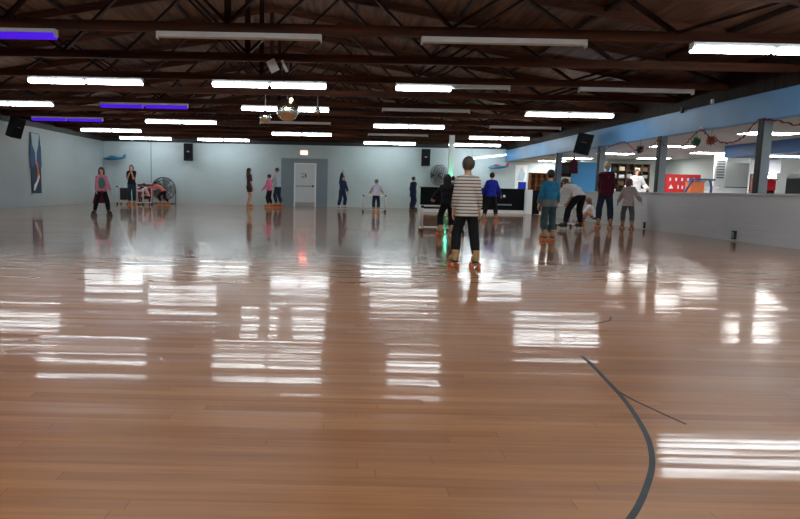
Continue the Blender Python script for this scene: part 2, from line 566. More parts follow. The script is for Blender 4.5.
# beam above the opening to the snack area, half wall, posts
structure('beam', MB().box(XR, XR + .22, YF, YB, 2.40, 2.94), M['beam'], 'long sky blue painted beam above the posts', 'beam', bevel=.01)
structure('wall_right', MB().box(XR + .05, XR + .2, YF, YB, 2.94, roof_z(XR) + .05), M['truss_web'], 'timber strip between the blue beam and the roof, darkened as shade', 'wall')  # wood tone darkened to paint in the shadow above the beam
structure('wall_half', MB().box(XR, XR + .16, YF, 23.75, 0, .955).box(XR - .03, XR + .19, YF, 23.78, .955, .99), M['half'], 'grey half wall with a flat cap along the skating floor', 'wall')
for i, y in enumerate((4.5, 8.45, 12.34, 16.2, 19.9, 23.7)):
    p = MB().box(XR + .01, XR + .19, y - .06, y + .06, .99, 2.42).box(XR - .02, XR + .01, y - .075, y + .075, .99, 2.42, 1)  # thin dark strip paints the shade on the rink-side face
    o = p.build('post', [M['post'], M['trim_and_post_shade']], bevel=.008)
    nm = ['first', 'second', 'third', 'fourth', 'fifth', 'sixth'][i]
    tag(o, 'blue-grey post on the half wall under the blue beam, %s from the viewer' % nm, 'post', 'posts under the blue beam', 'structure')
# snack area shell
structure('wall_snack', MB().box(XS, XS + .2, YF, YB, 0, 2.6), M['snack_wall'], 'pale wall at the back of the snack area', 'wall')
structure('ceiling_snack', MB().box(XR + .22, XS + .3, YF, YB, 2.45, 2.58), M['snack_ceiling'], 'low beige ceiling of the snack area', 'ceiling')
M['soffit'] = pmat('deep_blue_paint', (.03, .115, .30, 1), .5, var=.06, scale=1.0)
structure('wall_soffit', MB().box(11.85, XS, YF, 19.3, 2.10, 2.45), M['soffit'], 'blue soffit hanging over the snack counter', 'wall')
structure('wall_navy', MB().box(XS - .12, XS, 6, 17.6, 0, 2.12).box(13.9, XS - .1, 16.3, 17.6, 0, 2.12), M['navy'], 'navy blue wall behind the snack counter', 'wall')
structure('wall_partition', MB().box(8.62, 9.62, 23.0, 23.14, 0, 2.06).box(9.62, 10.4, 23.9, 24.02, 0, 2.06), M['panel_blue'], 'bright blue partition behind the bending skater', 'wall')
structure('wall_rental', MB().box(10.9, 14.7, 28.2, 28.35, 0, 2.45), M['snack_wall'], 'pale wall beside the skate rental shelves', 'wall')

# door with its grey surround
d = tag(MB().box(-2.8, -.5, YB - .025, YB, 0, 2.35).build('wall_panel', M['door_grey']), 'slate grey painted rectangle around the exit door', 'wall panel', kind='structure')
fr = MB()
for x0, x1, z0, z1 in ((-2.16, -2.09, 0, 2.12), (-1.13, -1.06, 0, 2.12), (-2.16, -1.06, 2.06, 2.13)):
    fr.box(x0, x1, YB - .07, YB - .025, z0, z1)
dr = MB().box(-2.09, -1.13, YB - .055, YB - .026, .02, 2.06).build('door_1', M['door'])
tag(dr, 'pale exit door with a push bar in the grey surround', 'door', kind='structure')
fr.build('door_frame', M['white_paint'], dr)
MB().box(-2.04, -1.24, YB - .10, YB - .075, .97, 1.02).box(-2.06, -2.0, YB - .10, YB - .055, .96, 1.03).build('push_bar', M['grey_metal'], dr)
MB().ball((-1.22, YB - .09, 1.0), .055).build('latch', M['black'], dr, smooth=True)
MB().box(-2.09, -1.13, YB - .06, YB - .055, .02, .2).build('kick_plate', M['grey_metal'], dr)
n = MB().box(-1.80, -1.52, YB - .062, YB - .056, 1.35, 1.72)
no = n.build('door_notice', M['paper'])
tag(no, 'small grey printed notice taped to the exit door', 'notice')
k = MB()
for i, (a, b) in enumerate(((.02, .13), (.16, .25), (.03, .10))):
    k.box(-1.80 + a, -1.80 + b, YB - .066, YB - .062, 1.42 + .07 * i, 1.475 + .07 * i)
k.box(-1.62, -1.55, YB - .066, YB - .062, 1.42, 1.62)
k.build('print', M['ink'], no)

def text_mesh(txt, size, depth):
    c = bpy.data.curves.new('txt', 'FONT')
    c.body = txt
    c.size = size
    c.extrude = depth
    c.align_x = 'CENTER'
    c.align_y = 'CENTER'
    o = bpy.data.objects.new('txt', c)
    COL.objects.link(o)
    me = bpy.data.meshes.new_from_object(o.evaluated_get(bpy.context.evaluated_depsgraph_get()))
    bpy.data.objects.remove(o)
    return me
ex = thing('exit_sign', 'lit exit sign glowing above the exit door', 'sign', (-1.68, YB, 2.50))
MB().box(-.2, .2, -.09, 0, 0, .26).build('sign_box', M['white_paint'], ex, bevel=.01)
MB().box(-.17, .17, -.095, -.088, .03, .23).build('sign_face', M['exit_face'], ex)
t = text_mesh('EXIT', .16, .004)
t.materials.append(M['exit_red'])
o = link('sign_lettering', t, ex, (0, -.10, .13))
o.rotation_euler = (math.pi / 2, 0, 0)

# painted arcs on the floor
def ribbon(pts, wd, z=.0015):
    b = MB()
    vs = []
    P = [Vector((x, y, 0)) for x, y in pts]
    for i, p in enumerate(P):
        d_ = (P[min(i + 1, len(P) - 1)] - P[max(i - 1, 0)]).normalized()
        s = Vector((-d_.y, d_.x, 0))
        for dz in (0, z):
            for q in (-1, 1):
                v = p + s * q * wd / 2
                vs.append((v.x, v.y, dz))
    fs = []
    for i in range(len(P) - 1):
        a, b2 = 4 * i, 4 * i + 4
        fs += [(a + 2, a + 3, b2 + 3, b2 + 2), (a, b2, b2 + 1, a + 1), (a, a + 2, b2 + 2, b2), (a + 1, b2 + 1, b2 + 3, a + 3)]
    fs += [(0, 1, 3, 2), (4 * len(P) - 4, 4 * len(P) - 2, 4 * len(P) - 1, 4 * len(P) - 3)]
    return b.add(vs, fs)
def spline(ctrl, n=10):
    out = []
    C_ = [Vector(c) for c in ctrl]
    for i in range(len(C_) - 1):
        p0, p1, p2, p3 = C_[max(i - 1, 0)], C_[i], C_[i + 1], C_[min(i + 2, len(C_) - 1)]
        for k_ in range(n):
            t_ = k_ / n
            out.append(.5 * ((2 * p1) + (p2 - p0) * t_ + (2 * p0 - 5 * p1 + 4 * p2 - p3) * t_ ** 2 + (3 * p1 - p0 - 3 * p2 + p3) * t_ ** 3))
    out.append(C_[-1])
    return out
arc = [(1.41, 3.45, 0), (1.40, 3.32, 0), (1.37, 3.1, 0), (1.31, 2.7, 0), (1.225, 2.35, 0), (1.14, 2.12, 0), (1.03, 1.92, 0), (.85, 1.67, 0), (.6, 1.42, 0)]
structure('trim_3', ribbon([(p.x, p.y) for p in spline(arc)], .020), M['line_blue'], 'dark curved line painted on the near floor boards', 'floor line')
structure('trim_4', ribbon([(p.x, p.y) for p in spline([(1.335, 2.86, 0), (1.35, 2.72, 0), (1.385, 2.58, 0), (1.43, 2.42, 0)])], .010), M['line_blue'], 'thin dark line branching off the curved floor line', 'floor line')
structure('trim_5', ribbon([(p.x, p.y) for p in spline([(1.87, 4.36, 0), (2.0, 4.45, 0), (2.08, 4.6, 0)])], .014), M['line_blue'], 'short dark mark on the floor beyond the curved line', 'floor line')

# ------------------------------------------------------------------ roof trusses
ROWS = [-2.6, 1.45, 5.48, 9.50, 13.60, 17.65, 21.75, 25.70, 29.70]
TY = []
for i in range(len(ROWS) - 1):
    TY += [ROWS[i], (ROWS[i] + ROWS[i + 1]) / 2]
TY += [ROWS[-1]]
TY = [y for y in TY if y > -3]
CZ = 3.17                           # underside of the bottom chords
ORD = ['first', 'second', 'third', 'fourth', 'fifth', 'sixth', 'seventh', 'eighth', 'ninth', 'tenth', 'eleventh', 'twelfth', 'thirteenth', 'fourteenth', 'fifteenth', 'sixteenth', 'seventeenth', 'eighteenth', 'nineteenth']
def truss_meshes():
    x0, x1 = XL + .02, XR + .03
    ms = []
    ms.append(('bottom_chord', MB().box(x0, x1, -.045, .045, CZ, CZ + .14).mesh('bottom_chord', M['truss'])))
    for xe in (x0, x1):
        b = MB()
        za, zb = roof_z(xe) - .10, roof_z(CX) - .10
        b.bar((xe, 0, za), (CX, 0, zb), .09, .16)
        ms.append(('top_chord', b.mesh('top_chord', M['truss'])))
    npan = 8
    half = (x1 - x0) / 2
    for s, xe in ((-1, x0), (1, x1)):
        for k_ in range(3):
            xa = CX + s * half * k_ / 3.0
            xb = CX + s * half * (k_ + .5) / 3.0
            xc = CX + s * half * (k_ + 1) / 3.0
            b = MB().bar((xa, 0, CZ + .13), (xb, 0, roof_z(xb) - .12), .045, .10, (0, 1, 0))
            ms.append(('web', b.mesh('web', M['truss_web'])))
            b = MB().bar((xb, 0, roof_z(xb) - .12), (xc, 0, CZ + .13), .045, .10, (0, 1, 0))
            ms.append(('web', b.mesh('web', M['truss_web'])))
    ms.append(('king_post', MB().box(CX - .05, CX + .05, -.022, .022, CZ + .13, roof_z(CX) - .12).mesh('king_post', M['truss_web'])))
    return ms
TM = truss_meshes()
for i, y in enumerate(reversed(TY)):
    tr = thing('roof_truss', 'dark brown timber roof truss spanning the rink, %s counted from the back wall' % ORD[i], 'roof truss', (0, y, 0), 0, 'roof trusses')
    for nm, me in TM:
        link(nm, me, tr)
# purlins under the roof boards
for i, dx in enumerate((-8.6, -6.4, -4.2, -2.0, 2.0, 4.2, 6.4, 8.6)):
    x = CX + dx
    b = MB().box(x - .03, x + .03, YF, YB, roof_z(x) - .10, roof_z(x) - .005)
    tag(b.build('purlin', M['truss_web']), 'long dark purlin under the roof boards, %s of eight across the rink' % ORD[i], 'purlin', 'roof purlins', 'structure')

# ------------------------------------------------------------------ strip lights on the trusses
house = MB().box(-1.22, 1.22, -.06, .06, -.075, 0)
for x in (-1.215, 1.215):
    house.box(x - .01, x + .01, -.05, .05, -.105, -.07)
HOUSE = house.mesh('housing', M['white_metal'])
def tube_mesh(x0, x1, mat):
    b = MB()
    for dy in (-.04, .04):
        b.cyl((x0, dy, -.095), (x1, dy, -.095), .044, n=12)
    return b.mesh('tubes', mat, smooth=False)
TL = {k_: (tube_mesh(-1.20, -.045, M[k_]), tube_mesh(.045, 1.20, M[k_])) for k_ in ('tube', 'tube_off', 'purple')}
COLS = [-9.2, -5.43, -1.5, 2.42, 6.42]
# one letter per column, left to right: L lit, H only the left half lit, O off, P purple, - none
PLAN = {29.70: 'LL-LL', 25.70: 'L-LOL', 21.75: 'PLOLO', 17.65: 'LPLOL', 13.60: '-LLHO', 9.50: '-POOL', 5.48: '-LLLL', 1.45: '-LLLL', -2.6: '-L-L-'}  # rows nearest the viewer are unseen, added lit to brighten the near floor
XO = {(25.70, 4): 6.55, (29.70, 0): -9.1, (13.60, 4): 6.34, (25.70, 0): -9.27, (21.75, 0): -9.35}
WORD = {'L': 'lit white', 'H': 'half-lit white', 'O': 'unlit white', 'P': 'glowing purple'}
COLW = ['first', 'second', 'third', 'fourth', 'fifth']
rowi = 0
for y in sorted(PLAN, reverse=True):
    rowi += 1
    for ci, ch in enumerate(PLAN[y]):
        if ch == '-':
            continue
        cnt = sum(1 for q in PLAN[y][:ci + 1] if q != '-')
        lab = '%s strip light, %s from banner wall in %s row from back wall' % (WORD[ch], COLW[cnt - 1], ORD[rowi - 1])
        ft = thing('strip_light', lab, 'strip light', (XO.get((y, ci), COLS[ci]), y, CZ), 0, 'strip lights under the trusses')  # the unseen rows nearest the viewer are added to brighten the near floor
        link('housing', HOUSE, ft)
        kinds = {'L': ('tube', 'tube'), 'H': ('tube', None), 'O': (None, None), 'P': ('purple', 'purple')}[ch]
        for j in (0, 1):
            if kinds[j]:
                link('tubes', TL[kinds[j]][j], ft)
# a tilted strip light in the back corner
sl = thing('strip_light', 'lit strip light hanging at a slant in the corner beyond the striped boy', 'strip light', (7.0, 29.9, 2.54))
sl.rotation_euler = (0, -.13, 0)
b = MB().box(-1.0, 1.0, -.05, .05, .02, .08)
b.build('housing', M['white_metal'], sl)
MB().cyl((-.98, 0, 0), (.98, 0, 0), .022, n=8).build('tubes', M['tube'], sl)
MB().tube([(.6, 0, .08), (.6, 0, .637), (.6, -.17, .637)], .008, 6).tube([(-.6, 0, .08), (-.6, 0, .795), (-.6, -.17, .795)], .008, 6).build('hanger', M['grey_metal'], sl)

# ceiling panels of the snack area
TROF = [(10.3, 15.1), (10.45, 19.7), (10.5, 23.8), (10.45, 27.5), (10.3, 30.2), (13.2, 22.3), (13.2, 26.3), (10.3, 11.2)]
tpos = ['over the half wall nearest the viewer', 'above the red and green foil balls', 'above the bright blue partition', 'above the bending skater', 'farthest, by the brown shelving',
        'above the red cabinet', 'above the dark rental shelves', 'outside the picture, nearer than the near post']
for (x, y), tp in zip(TROF, tpos):
    tf = thing('ceiling_panel_light', 'bright flat ceiling panel light %s' % tp, 'ceiling light', (x, y, 2.45), 0, 'snack area ceiling lights')
    MB().box(-.62, .62, -.32, .32, -.02, 0).build('frame', M['white_metal'], tf)
    MB().box(-.58, .58, -.28, .28, -.026, -.019).build('diffuser', M['troffer'], tf)

# ------------------------------------------------------------------ disco balls and their spotlight
def disco(x, y, z, r, label, mat, cup=False):
    t_ = thing('mirror_ball', label, 'mirror ball', (x, y, z), 0, 'mirror balls')
    b_ = MB().ball((0, 0, 0), r, 28 if r > .2 else 18, 18 if r > .2 else 12)
    b_.build('ball', mat, t_)
    MB().cyl((0, 0, r - .01), (0, 0, r + .03), .03, n=10).build('cap', M['grey_metal'], t_)
    MB().cyl((0, 0, r + .02), (0, 0, CZ - z + .01), .008, n=6).build('rod', M['grey_metal'], t_)
    return t_
TYB = (13.6 + 17.65) / 2
disco(-1.27, TYB, 2.81, .275, 'large mirror ball hanging between the strip lights', M['mirror'])
disco(-1.82, TYB, 2.63, .145, 'small silver mirror ball hanging beside the large one on the banner side', M['clear_mirror'])
disco(-.53, TYB, 2.81, .075, 'tiny silver mirror ball hanging beside the large one on the beam side', M['clear_mirror'])
sp = thing('spotlight', 'small warm spotlight fixed above the large mirror ball', 'spotlight', (-1.17, TYB - .13, CZ))
MB().box(-.012, .012, -.012, .1, -.12, .01).build('bracket', M['dark_metal'], sp)
MB().cyl((0, .06, -.09), (0, -.06, -.13), .045, .055, 14).build('can', M['dark_metal'], sp, smooth=False)
MB().cyl((0, -.055, -.128), (0, -.066, -.132), .046, n=14).build('lens', M['warm_lens'], sp)
for x, wd, lb in ((-1.21, .16, 'wide'), (-1.0, .05, 'narrow')):
    b = MB().bar((x - .05, 11.50, CZ + .02), (x + .05, 11.50, 2.99), wd, .01, (0, 1, 0))
    tag(b.build('hanger_plate', M['white_paint']), '%s white metal plate hanging under a truss before the mirror ball' % lb, 'plate')

# ------------------------------------------------------------------ speakers
def speaker(label, loc, rz, tilt, roll=0, wd=.44, ht=.82, dp=.36):
    t_ = thing('loudspeaker', label, 'loudspeaker', loc, 0, 'wall loudspeakers')
    t_.rotation_euler = (tilt, roll, rz)
    b_ = MB()
    o_ = [(-wd / 2, 0), (-wd / 2 * .72, dp), (wd / 2 * .72, dp), (wd / 2, 0)]
    b_.prism(o_, lambda p, q, t: (p, q, -ht / 2 + t), ht)
    b_.build('cabinet', M['black'], t_, bevel=.012)
    MB().box(-wd * .44, wd * .44, -.012, .0, -ht * .46, ht * .46).build('grille', M['grille'], t_)
    MB().cyl((0, -.018, -ht * .2), (0, -.01, -ht * .2), wd * .36, n=24).build('woofer', M['black_gloss'], t_)
    MB().box(-.06, .06, -.016, -.01, -.01, .05).build('badge', M['grey_metal'], t_)
    MB().box(-.05, .05, dp, dp + .10, -.05, .05).build('bracket', M['dark_metal'], t_)
    return t_
speaker('black loudspeaker high on the back wall near the corner with the banner wall', (-7.3, YB - .46, 2.53), 0, 0)
speaker('black loudspeaker high on the back wall between the exit door and the white column', (4.27, YB - .46, 2.5), 0, 0)
speaker('black loudspeaker hung tilted from the blue beam over the bending skater', (7.82, 20.1, 2.49), R(-35), 0, R(13), .5, .66, .30)
speaker('dark loudspeaker tilted high on the banner wall at the picture edge', (-11.05, 21.75, 2.74), R(75), R(18), R(4), .5, .7, .3)

# ------------------------------------------------------------------ fans
def fan(label, loc, rz, r, floor_standing):
    t_ = thing('drum_fan', label, 'fan', loc, rz)
    zc = r + .16 if floor_standing else 0
    c = MB()
    for rr, yy in ((r, -.10), (r, .10), (r * .72, -.13), (r * .45, -.145), (r * .18, -.15)):
        c.tube([(rr * math.cos(a), yy, zc + rr * math.sin(a)) for a in [2 * math.pi * i / 28 for i in range(28)]], .012, 6, closed=True)
    for i in range(40):
        a = 2 * math.pi * i / 40
        c.tube([(q * math.cos(a), yy, zc + q * math.sin(a)) for q, yy in ((r * .1, -.15), (r * .5, -.145), (r * .8, -.125), (r, -.10), (r, .10))], .006, 5)
    c.build('cage', M['dark_metal'], t_)
    for i in range(5):
        a = 2 * math.pi * i / 5
        vs = []
        for q, wd in ((.08, .06), (r * .45, .15), (r * .92, .24)):
            for s in (-1, 1):
                vs.append((q * math.cos(a) - s * wd * math.sin(a), .02 * s * 2, zc + q * math.sin(a) + s * wd * math.cos(a)))
        b_ = MB().add(vs + [(x, y + .01, z) for x, y, z in vs], [(0, 1, 3, 2), (2, 3, 5, 4), (8, 9, 7, 6), (10, 11, 9, 8), (0, 2, 8, 6), (2, 4, 10, 8), (1, 7, 9, 3), (3, 9, 11, 5), (4, 5, 11, 10), (0, 6, 7, 1)])
        b_.build('blade', M['grey_metal'], t_, smooth=False)
    MB().cyl((0, -.05, zc), (0, .16, zc), .09, n=16).build('motor', M['dark_metal'], t_)
    if floor_standing:
        s = MB()
        s.tube([(-r - .03, 0, zc), (-r - .03, 0, .03), (-r * .8, -.25, .03)], .018)
        s.tube([(r + .03, 0, zc), (r + .03, 0, .03), (r * .8, -.25, .03)], .018)
        s.tube([(-r - .03, 0, .03), (r + .03, 0, .03)], .018)
        s.build('stand', M['dark_metal'], t_)
    else:
        MB().cyl((0, .15, zc), (0, .42, zc), .03, n=10).box(-.1, .1, .40, .44, zc - .15, zc + .15).build('wall_bracket', M['dark_metal'], t_)
    return t_
fan('round grey fan fixed to the back wall beside the white column', (4.96, YB - .38, 1.66), R(38), .50, False)
fan('big round dark fan standing on the floor behind the girl in coral', (-8.50, 30.5, 0), 0, .56, True)

# ------------------------------------------------------------------ wall decorations
ban = thing('banner', 'tall narrow blue banner with a pale streak and a skating figure on the side wall', 'banner', (XL + .02, 23.98, 0))
# local frame: y along the wall, z up
B = lambda pts, mat, t0, th, nm: MB().prism(pts, lambda p, q, t: (t0 + t, p, q), th).build(nm, mat, ban)
B([(-.36, .5), (.40, .5), (.40, 1.9), (.42, 2.2), (.36, 2.78), (-.36, 2.78), (-.40, 2.2), (-.36, 1.9)], M['banner_dark'], 0, .015, 'cloth')
B([(-.46, 1.45), (-.12, 1.5), (-.02, 2.0), (-.2, 2.45), (-.44, 2.3)], M['banner_blue'], .015, .004, 'blue_lobe')
B([(.46, 1.5), (.10, 1.5), (.0, 2.0), (.2, 2.45), (.44, 2.3)], M['banner_blue'], .015, .004, 'blue_lobe')
B([(-.32, 2.76), (.32, 2.76), (.20, 2.3), (.08, 2.05), (.05, 1.6), (-.03, 1.6), (-.06, 2.05), (-.24, 2.3)], M['banner_light'], .020, .003, 'pale_streak')
B([(-.02, 1.75), (.12, 1.7), (.22, 1.3), (.28, 1.1), (.18, 1.0), (.0, .85), (-.12, .8), (.06, 1.1), (.1, 1.3)], M['orange_panel'], .020, .004, 'figure')
B([(-.25, .62), (-.16, .60), (.12, .92), (.24, 1.12), (.20, 1.22), (.02, .98), (-.2, .82)], M['white_paint'], .024, .003, 'figure_highlight')

def toy_plane(label, loc, L_, up_mat, low_mat):
    t_ = thing('model_plane', label, 'wall decoration', loc)
    MB().tube([(-L_ / 2, 0, .0), (-L_ * .35, 0, .0), (0, 0, .01), (L_ * .3, 0, .03), (L_ / 2, 0, .06)], [.02, .075, .085, .06, .02], 12).build('fuselage', low_mat, t_, smooth=True)
    MB().prism([(-L_ * .22, 0), (L_ * .16, 0), (L_ * .10, -.26), (-L_ * .10, -.26)], lambda p, q, t: (p, q + .05, .035 + t), .02).build('wing', low_mat, t_)
    MB().prism([(L_ * .30, .05), (L_ * .5, .05), (L_ * .52, .22), (L_ * .44, .22)], lambda p, q, t: (p, -.01 + t, q), .02).build('tail_fin', up_mat, t_)
    MB().ball((-L_ * .08, 0, .09), (L_ * .18, .05, .06)).build('cockpit', up_mat, t_, smooth=True)
    MB().cyl((0, 0, 0), (0, .3, 0), .015, n=8).build('wall_mount', M['dark_metal'], t_)
    return t_
toy_plane('blue model plane fixed to the back wall near the corner with the banner wall', (-10.95, YB - .3, 2.14), 1.1, M['toy_blue'], M['toy_blue'])
toy_plane('red and blue model plane on the back wall below the slanting strip light', (7.85, YB - .3, 2.10), 1.0, M['toy_red'], M['toy_blue'])
tag(MB().cyl((-9.24, YB - .02, 1.0), (-9.24, YB - .02, HW), .016, n=8).build('conduit', M['post']), 'thin grey conduit running down the back wall', 'pipe')
po = thing('wall_poster', 'white and blue poster on the back wall behind the open end of the beam', 'poster', (9.08, YB - .02, 0))
MB().box(-.30, .28, -.01, .02, .95, 2.25).build('sheet', M['white_paint'], po)
MB().box(-.14, .26, -.016, -.01, .97, 1.42).build('blue_print', M['royal'], po)
MB().prism([(-.2, 1.5), (.1, 1.45), (.2, 1.8), (0, 2.15), (-.12, 1.9)], lambda p, q, t: (p, -.015 + t, q), .005).build('pale_print', M['banner_light'], po)

# ------------------------------------------------------------------ back corner: black wall, posts
bw = thing('partition', 'long black panelled barrier with a white base at the far corner of the rink', 'barrier', (0, 26.6, 0))
MB().box(3.55, 7.98, -.05, .05, .14, 1.04).build('black_panel', M['black_gloss'], bw, bevel=.008)
MB().box(3.5, 7.98, -.07, .07, 0, .14).build('base_board', M['white_paint'], bw)
MB().box(3.5, 8.0, -.07, .07, 1.03, 1.06).build('cap', M['black'], bw)
MB().box(6.66, 7.44, -.056, -.05, .34, .40).build('pale_strip', M['grey_metal'], bw)
MB().ball((7.10, -.06, .73), .06, mi=0).build('knob', M['white_paint'], bw, smooth=True)
tag(MB().box(7.97, 8.24, 26.32, 26.56, 0, 1.02).build('end_post', M['white_paint'], bevel=.01), 'short white post at the end of the black barrier', 'post')
tag(MB().box(8.26, 8.6, 26.45, 26.58, 0, 1.0).build('gate_panel', M['black_gloss'], bevel=.01), 'narrow black panel beyond the short white post', 'barrier')
cp = tag(MB().box(4.76, 4.97, 26.9, 27.1, 0, CZ + .14).build('column', M['white_paint'], bevel=.01), 'tall white column behind the black barrier', 'column', kind='structure')
gl = thing('green_light', 'small glowing green light on the black barrier beside the white column', 'light', (4.70, 26.52, 1.06))
MB().box(-.08, .08, -.06, .06, 0, .05).build('lamp_housing', M['black'], gl)
MB().ball((0, -.01, .125), .08).build('bulb', M['green_led'], gl, smooth=True)

# ------------------------------------------------------------------ snack area
rl = thing('cabinet', 'red cabinet with white marks behind the half wall', 'cabinet', (11.6, 21.2, 0))
MB().box(-.57, .58, -.2, .3, 0, 1.62).build('body', M['red'], rl, bevel=.01)
for i in range(5):
    MB().box(-.47 + .2 * i, -.42 + .2 * i, -.206, -.2, 1.40, 1.50).build('mark', M['white_paint'], rl)
MB().prism([(-.48, 1.14), (-.32, 1.14), (-.40, 1.28)], lambda p, q, t: (p, -.206 + t, q), .006).build('mark', M['white_paint'], rl)
MB().box(-.18, -.14, -.206, -.2, 1.14, 1.26).build('mark', M['white_paint'], rl)
MB().box(-.04, .0, -.206, -.2, 1.14, 1.24).build('mark', M['white_paint'], rl)
op = thing('counter_front', 'orange boxy stand in front of the red cabinet', 'stand', (11.40, 19.95, 0))
MB().box(-.2, .22, -.15, .2, 0, 1.36).build('body', M['orange_panel'], op, bevel=.01)
MB().box(-.22, .24, -.17, .22, 1.36, 1.385).build('top', M['navy'], op)
da = thing('arm_stand', 'dark blue frame with a sloping leg beside the red cabinet', 'frame', (10.9, 19.0, 0))
MB().box(-.12, .45, -.2, .2, 1.38, 1.43).build('top', M['navy'], da)
MB().bar((-.12, 0, 1.40), (-.36, 0, .98), .05, .05).bar((-.36, 0, 1.0), (-.36, 0, 0), .05, .05).build('leg', M['navy'], da)
MB().bar((.40, 0, 1.40), (.46, 0, 1.2), .05, .05).bar((.46, 0, 1.22), (.46, 0, 0), .05, .05).build('leg', M['navy'], da)
me_ = thing('menu_board', 'white menu board with rows of dark lines on the snack wall', 'menu board', (13.55, 22.2, 0))
MB().box(-.22, .2, 0, .05, 0, 2.42).build('board', M['white_paint'], me_)
ml = MB()
for i in range(7):
    ml.box(-.14, .14, -.008, 0, 1.55 + .095 * i, 1.60 + .095 * i)
ml.build('menu_lines', M['ink'], me_)
sw = MB().box(13.75, 14.6, 22.2, 22.26, 0, 2.1)
structure('wall_kitchen', sw, M['snack_wall'], 'pale green-grey wall panel beside the menu board', 'wall')
ct = thing('snack_counter', 'long white snack counter behind the half wall', 'counter', (12.75, 20.5, 0))
MB().box(-.95, .75, -.1, .4, 0, 1.16).build('body', M['white_paint'], ct, bevel=.01)
MB().box(-1.0, .8, -.14, .45, 1.16, 1.2).build('top', M['white_paint'], ct, bevel=.008)
tr_ = thing('tray_stack', 'flat dark tray lying on the white snack counter', 'tray', (13.05, 20.5, 1.2))
MB().box(-.3, .3, -.12, .12, 0, .03).build('tray', M['black'], tr_)
kb = thing('kitchen_hatch', 'white framed serving hatch with dark inside seen past the near post', 'hatch', (12.9, 19.0, 0))
MB().box(-.22, .55, .3, .35, 0, 2.09).box(-.2, .5, -.02, .3, 1.66, 2.05).build('hood', M['white_paint'], kb, bevel=.008)
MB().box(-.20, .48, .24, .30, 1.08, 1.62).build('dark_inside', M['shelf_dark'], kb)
for i, x in enumerate((.12, .36)):
    tag(MB().cyl((12.9 + x, 19.08, 1.50), (12.9 + x, 19.08, 1.64), .09, .06, 14).build('heat_lamp', M['troffer']), 'small glowing heat lamp under the white hatch hood, %s' % ('nearer the post' if i == 0 else 'farther from the post'), 'lamp')
pm = thing('snack_warmer', 'red snack machine on a stand beside the near post', 'machine', (12.26, 18.0, 0))
MB().box(-.22, .22, -.2, .2, 1.1, 1.4).build('body', M['red'], pm, bevel=.02)
MB().box(-.2, .2, -.18, .18, 0, 1.1).build('stand', M['black'], pm)
MB().box(-.24, .24, -.22, .22, 1.4, 1.43).build('lid', M['dark_red'], pm)
bb = thing('arcade_cabinet', 'black cabinet behind the half wall at the picture edge', 'cabinet', (10.72, 14.2, 0))
MB().prism([(-.3, 0), (.5, 0), (.5, 1.38), (.38, 1.48), (-.22, 1.48), (-.3, 1.36)], lambda p, q, t: (p, -.25 + t, q), .6).build('body', M['black'], bb, bevel=.01)
MB().box(-.2, .4, -.262, -.25, 1.08, 1.36).build('screen', M['black_gloss'], bb)
yl = thing('table_lamp', 'small warm lamp glowing above the black cabinet', 'lamp', (11.2, 15.0, 0))
MB().cyl((0, 0, 0), (0, 0, 1.5), .02, n=10).cyl((0, 0, 0), (0, 0, .04), .16, n=16).build('stand', M['dark_metal'], yl)
MB().ball((0, 0, 1.56), .065).build('bulb', M['warm_lens'], yl, smooth=True)

def shelving(label, loc, wd, ht, rows, cols, mat, name='shelf_unit'):
    t_ = thing(name, label, 'shelving', loc)
    MB().box(-wd / 2, wd / 2, .36, .38, 0, ht).build('back_board', mat, t_)
    for i in range(rows + 1):
        z_ = .05 + (ht - .08) * i / rows
        MB().box(-wd / 2, wd / 2, 0, .36, z_, z_ + .025).build('shelf', mat, t_)
    for i in range(cols + 1):
        x_ = -wd / 2 + (wd - .025) * i / cols
        MB().box(x_, x_ + .025, 0, .36, 0, ht).build('upright', mat, t_)
    return t_
shelving('orange-brown cubby shelving for rental skates in the far corner', (9.9, 30.0, 0), 1.3, 1.86, 6, 5, M['wood_orange'])
shelving('dark rental shelves stacked with small pale boxes behind the counter', (12.7, 27.2, 0), 1.7, 2.25, 7, 5, M['shelf_dark'])
for r_ in range(7):
    for c_ in range(5):
        if (r_ * 7 + c_ * 3) % 4 == 0:
            continue
        x_ = 12.7 - .85 + .03 + c_ * .334 + .15
        z_ = .05 + 2.17 * r_ / 7 + .025
        hgt = .14 + .03 * ((r_ + c_) % 3)
        o = MB().box(-.11, .11, 0, .2, 0, hgt).build('shoe_box', M[('cream', 'grey_metal', 'shelf_dark', 'white_metal')[(r_ + 2 * c_) % 4]], loc=(x_, 27.26, z_))
        tag(o, 'small box on the dark rental shelves, shelf %d up, compartment %d from the partition' % (r_ + 1, c_ + 1), 'box', 'boxes on the rental shelves')
shelving('narrow dark shelf with pale items beside the blue partition', (9.48, 26.0, 0), .62, 2.18, 5, 1, M['shelf_dark'])
for i, (z_, m_, hg, lb) in enumerate(((1.365, 'cream', .22, 'cream box'), (.94, 'cream', .2, 'yellowish box'), (1.79, 'black', .25, 'black case'))):
    o = MB().box(-.22, .22, 0, .25, 0, hg).build('storage_box', M[m_], loc=(9.48, 26.05, z_))
    tag(o, '%s on the narrow dark shelf beside the blue partition' % lb, 'box')
ck = thing('hanging_jacket', 'dark maroon jacket hanging beside the blue partition', 'jacket', (8.44, 22.4, 1.62))
MB().prism([(-.15, 0), (.15, 0), (.13, .42), (.03, .5), (.03, .6), (-.03, .6), (-.03, .5), (-.13, .42)], lambda p, q, t: (p, t, q), .1).build('cloth', M['maroon_cloth'], ck, bevel=.02)
MB().tube([(0, .05, .58), (0, .05, .84)], .008, 6).build('hanger_wire', M['dark_metal'], ck)

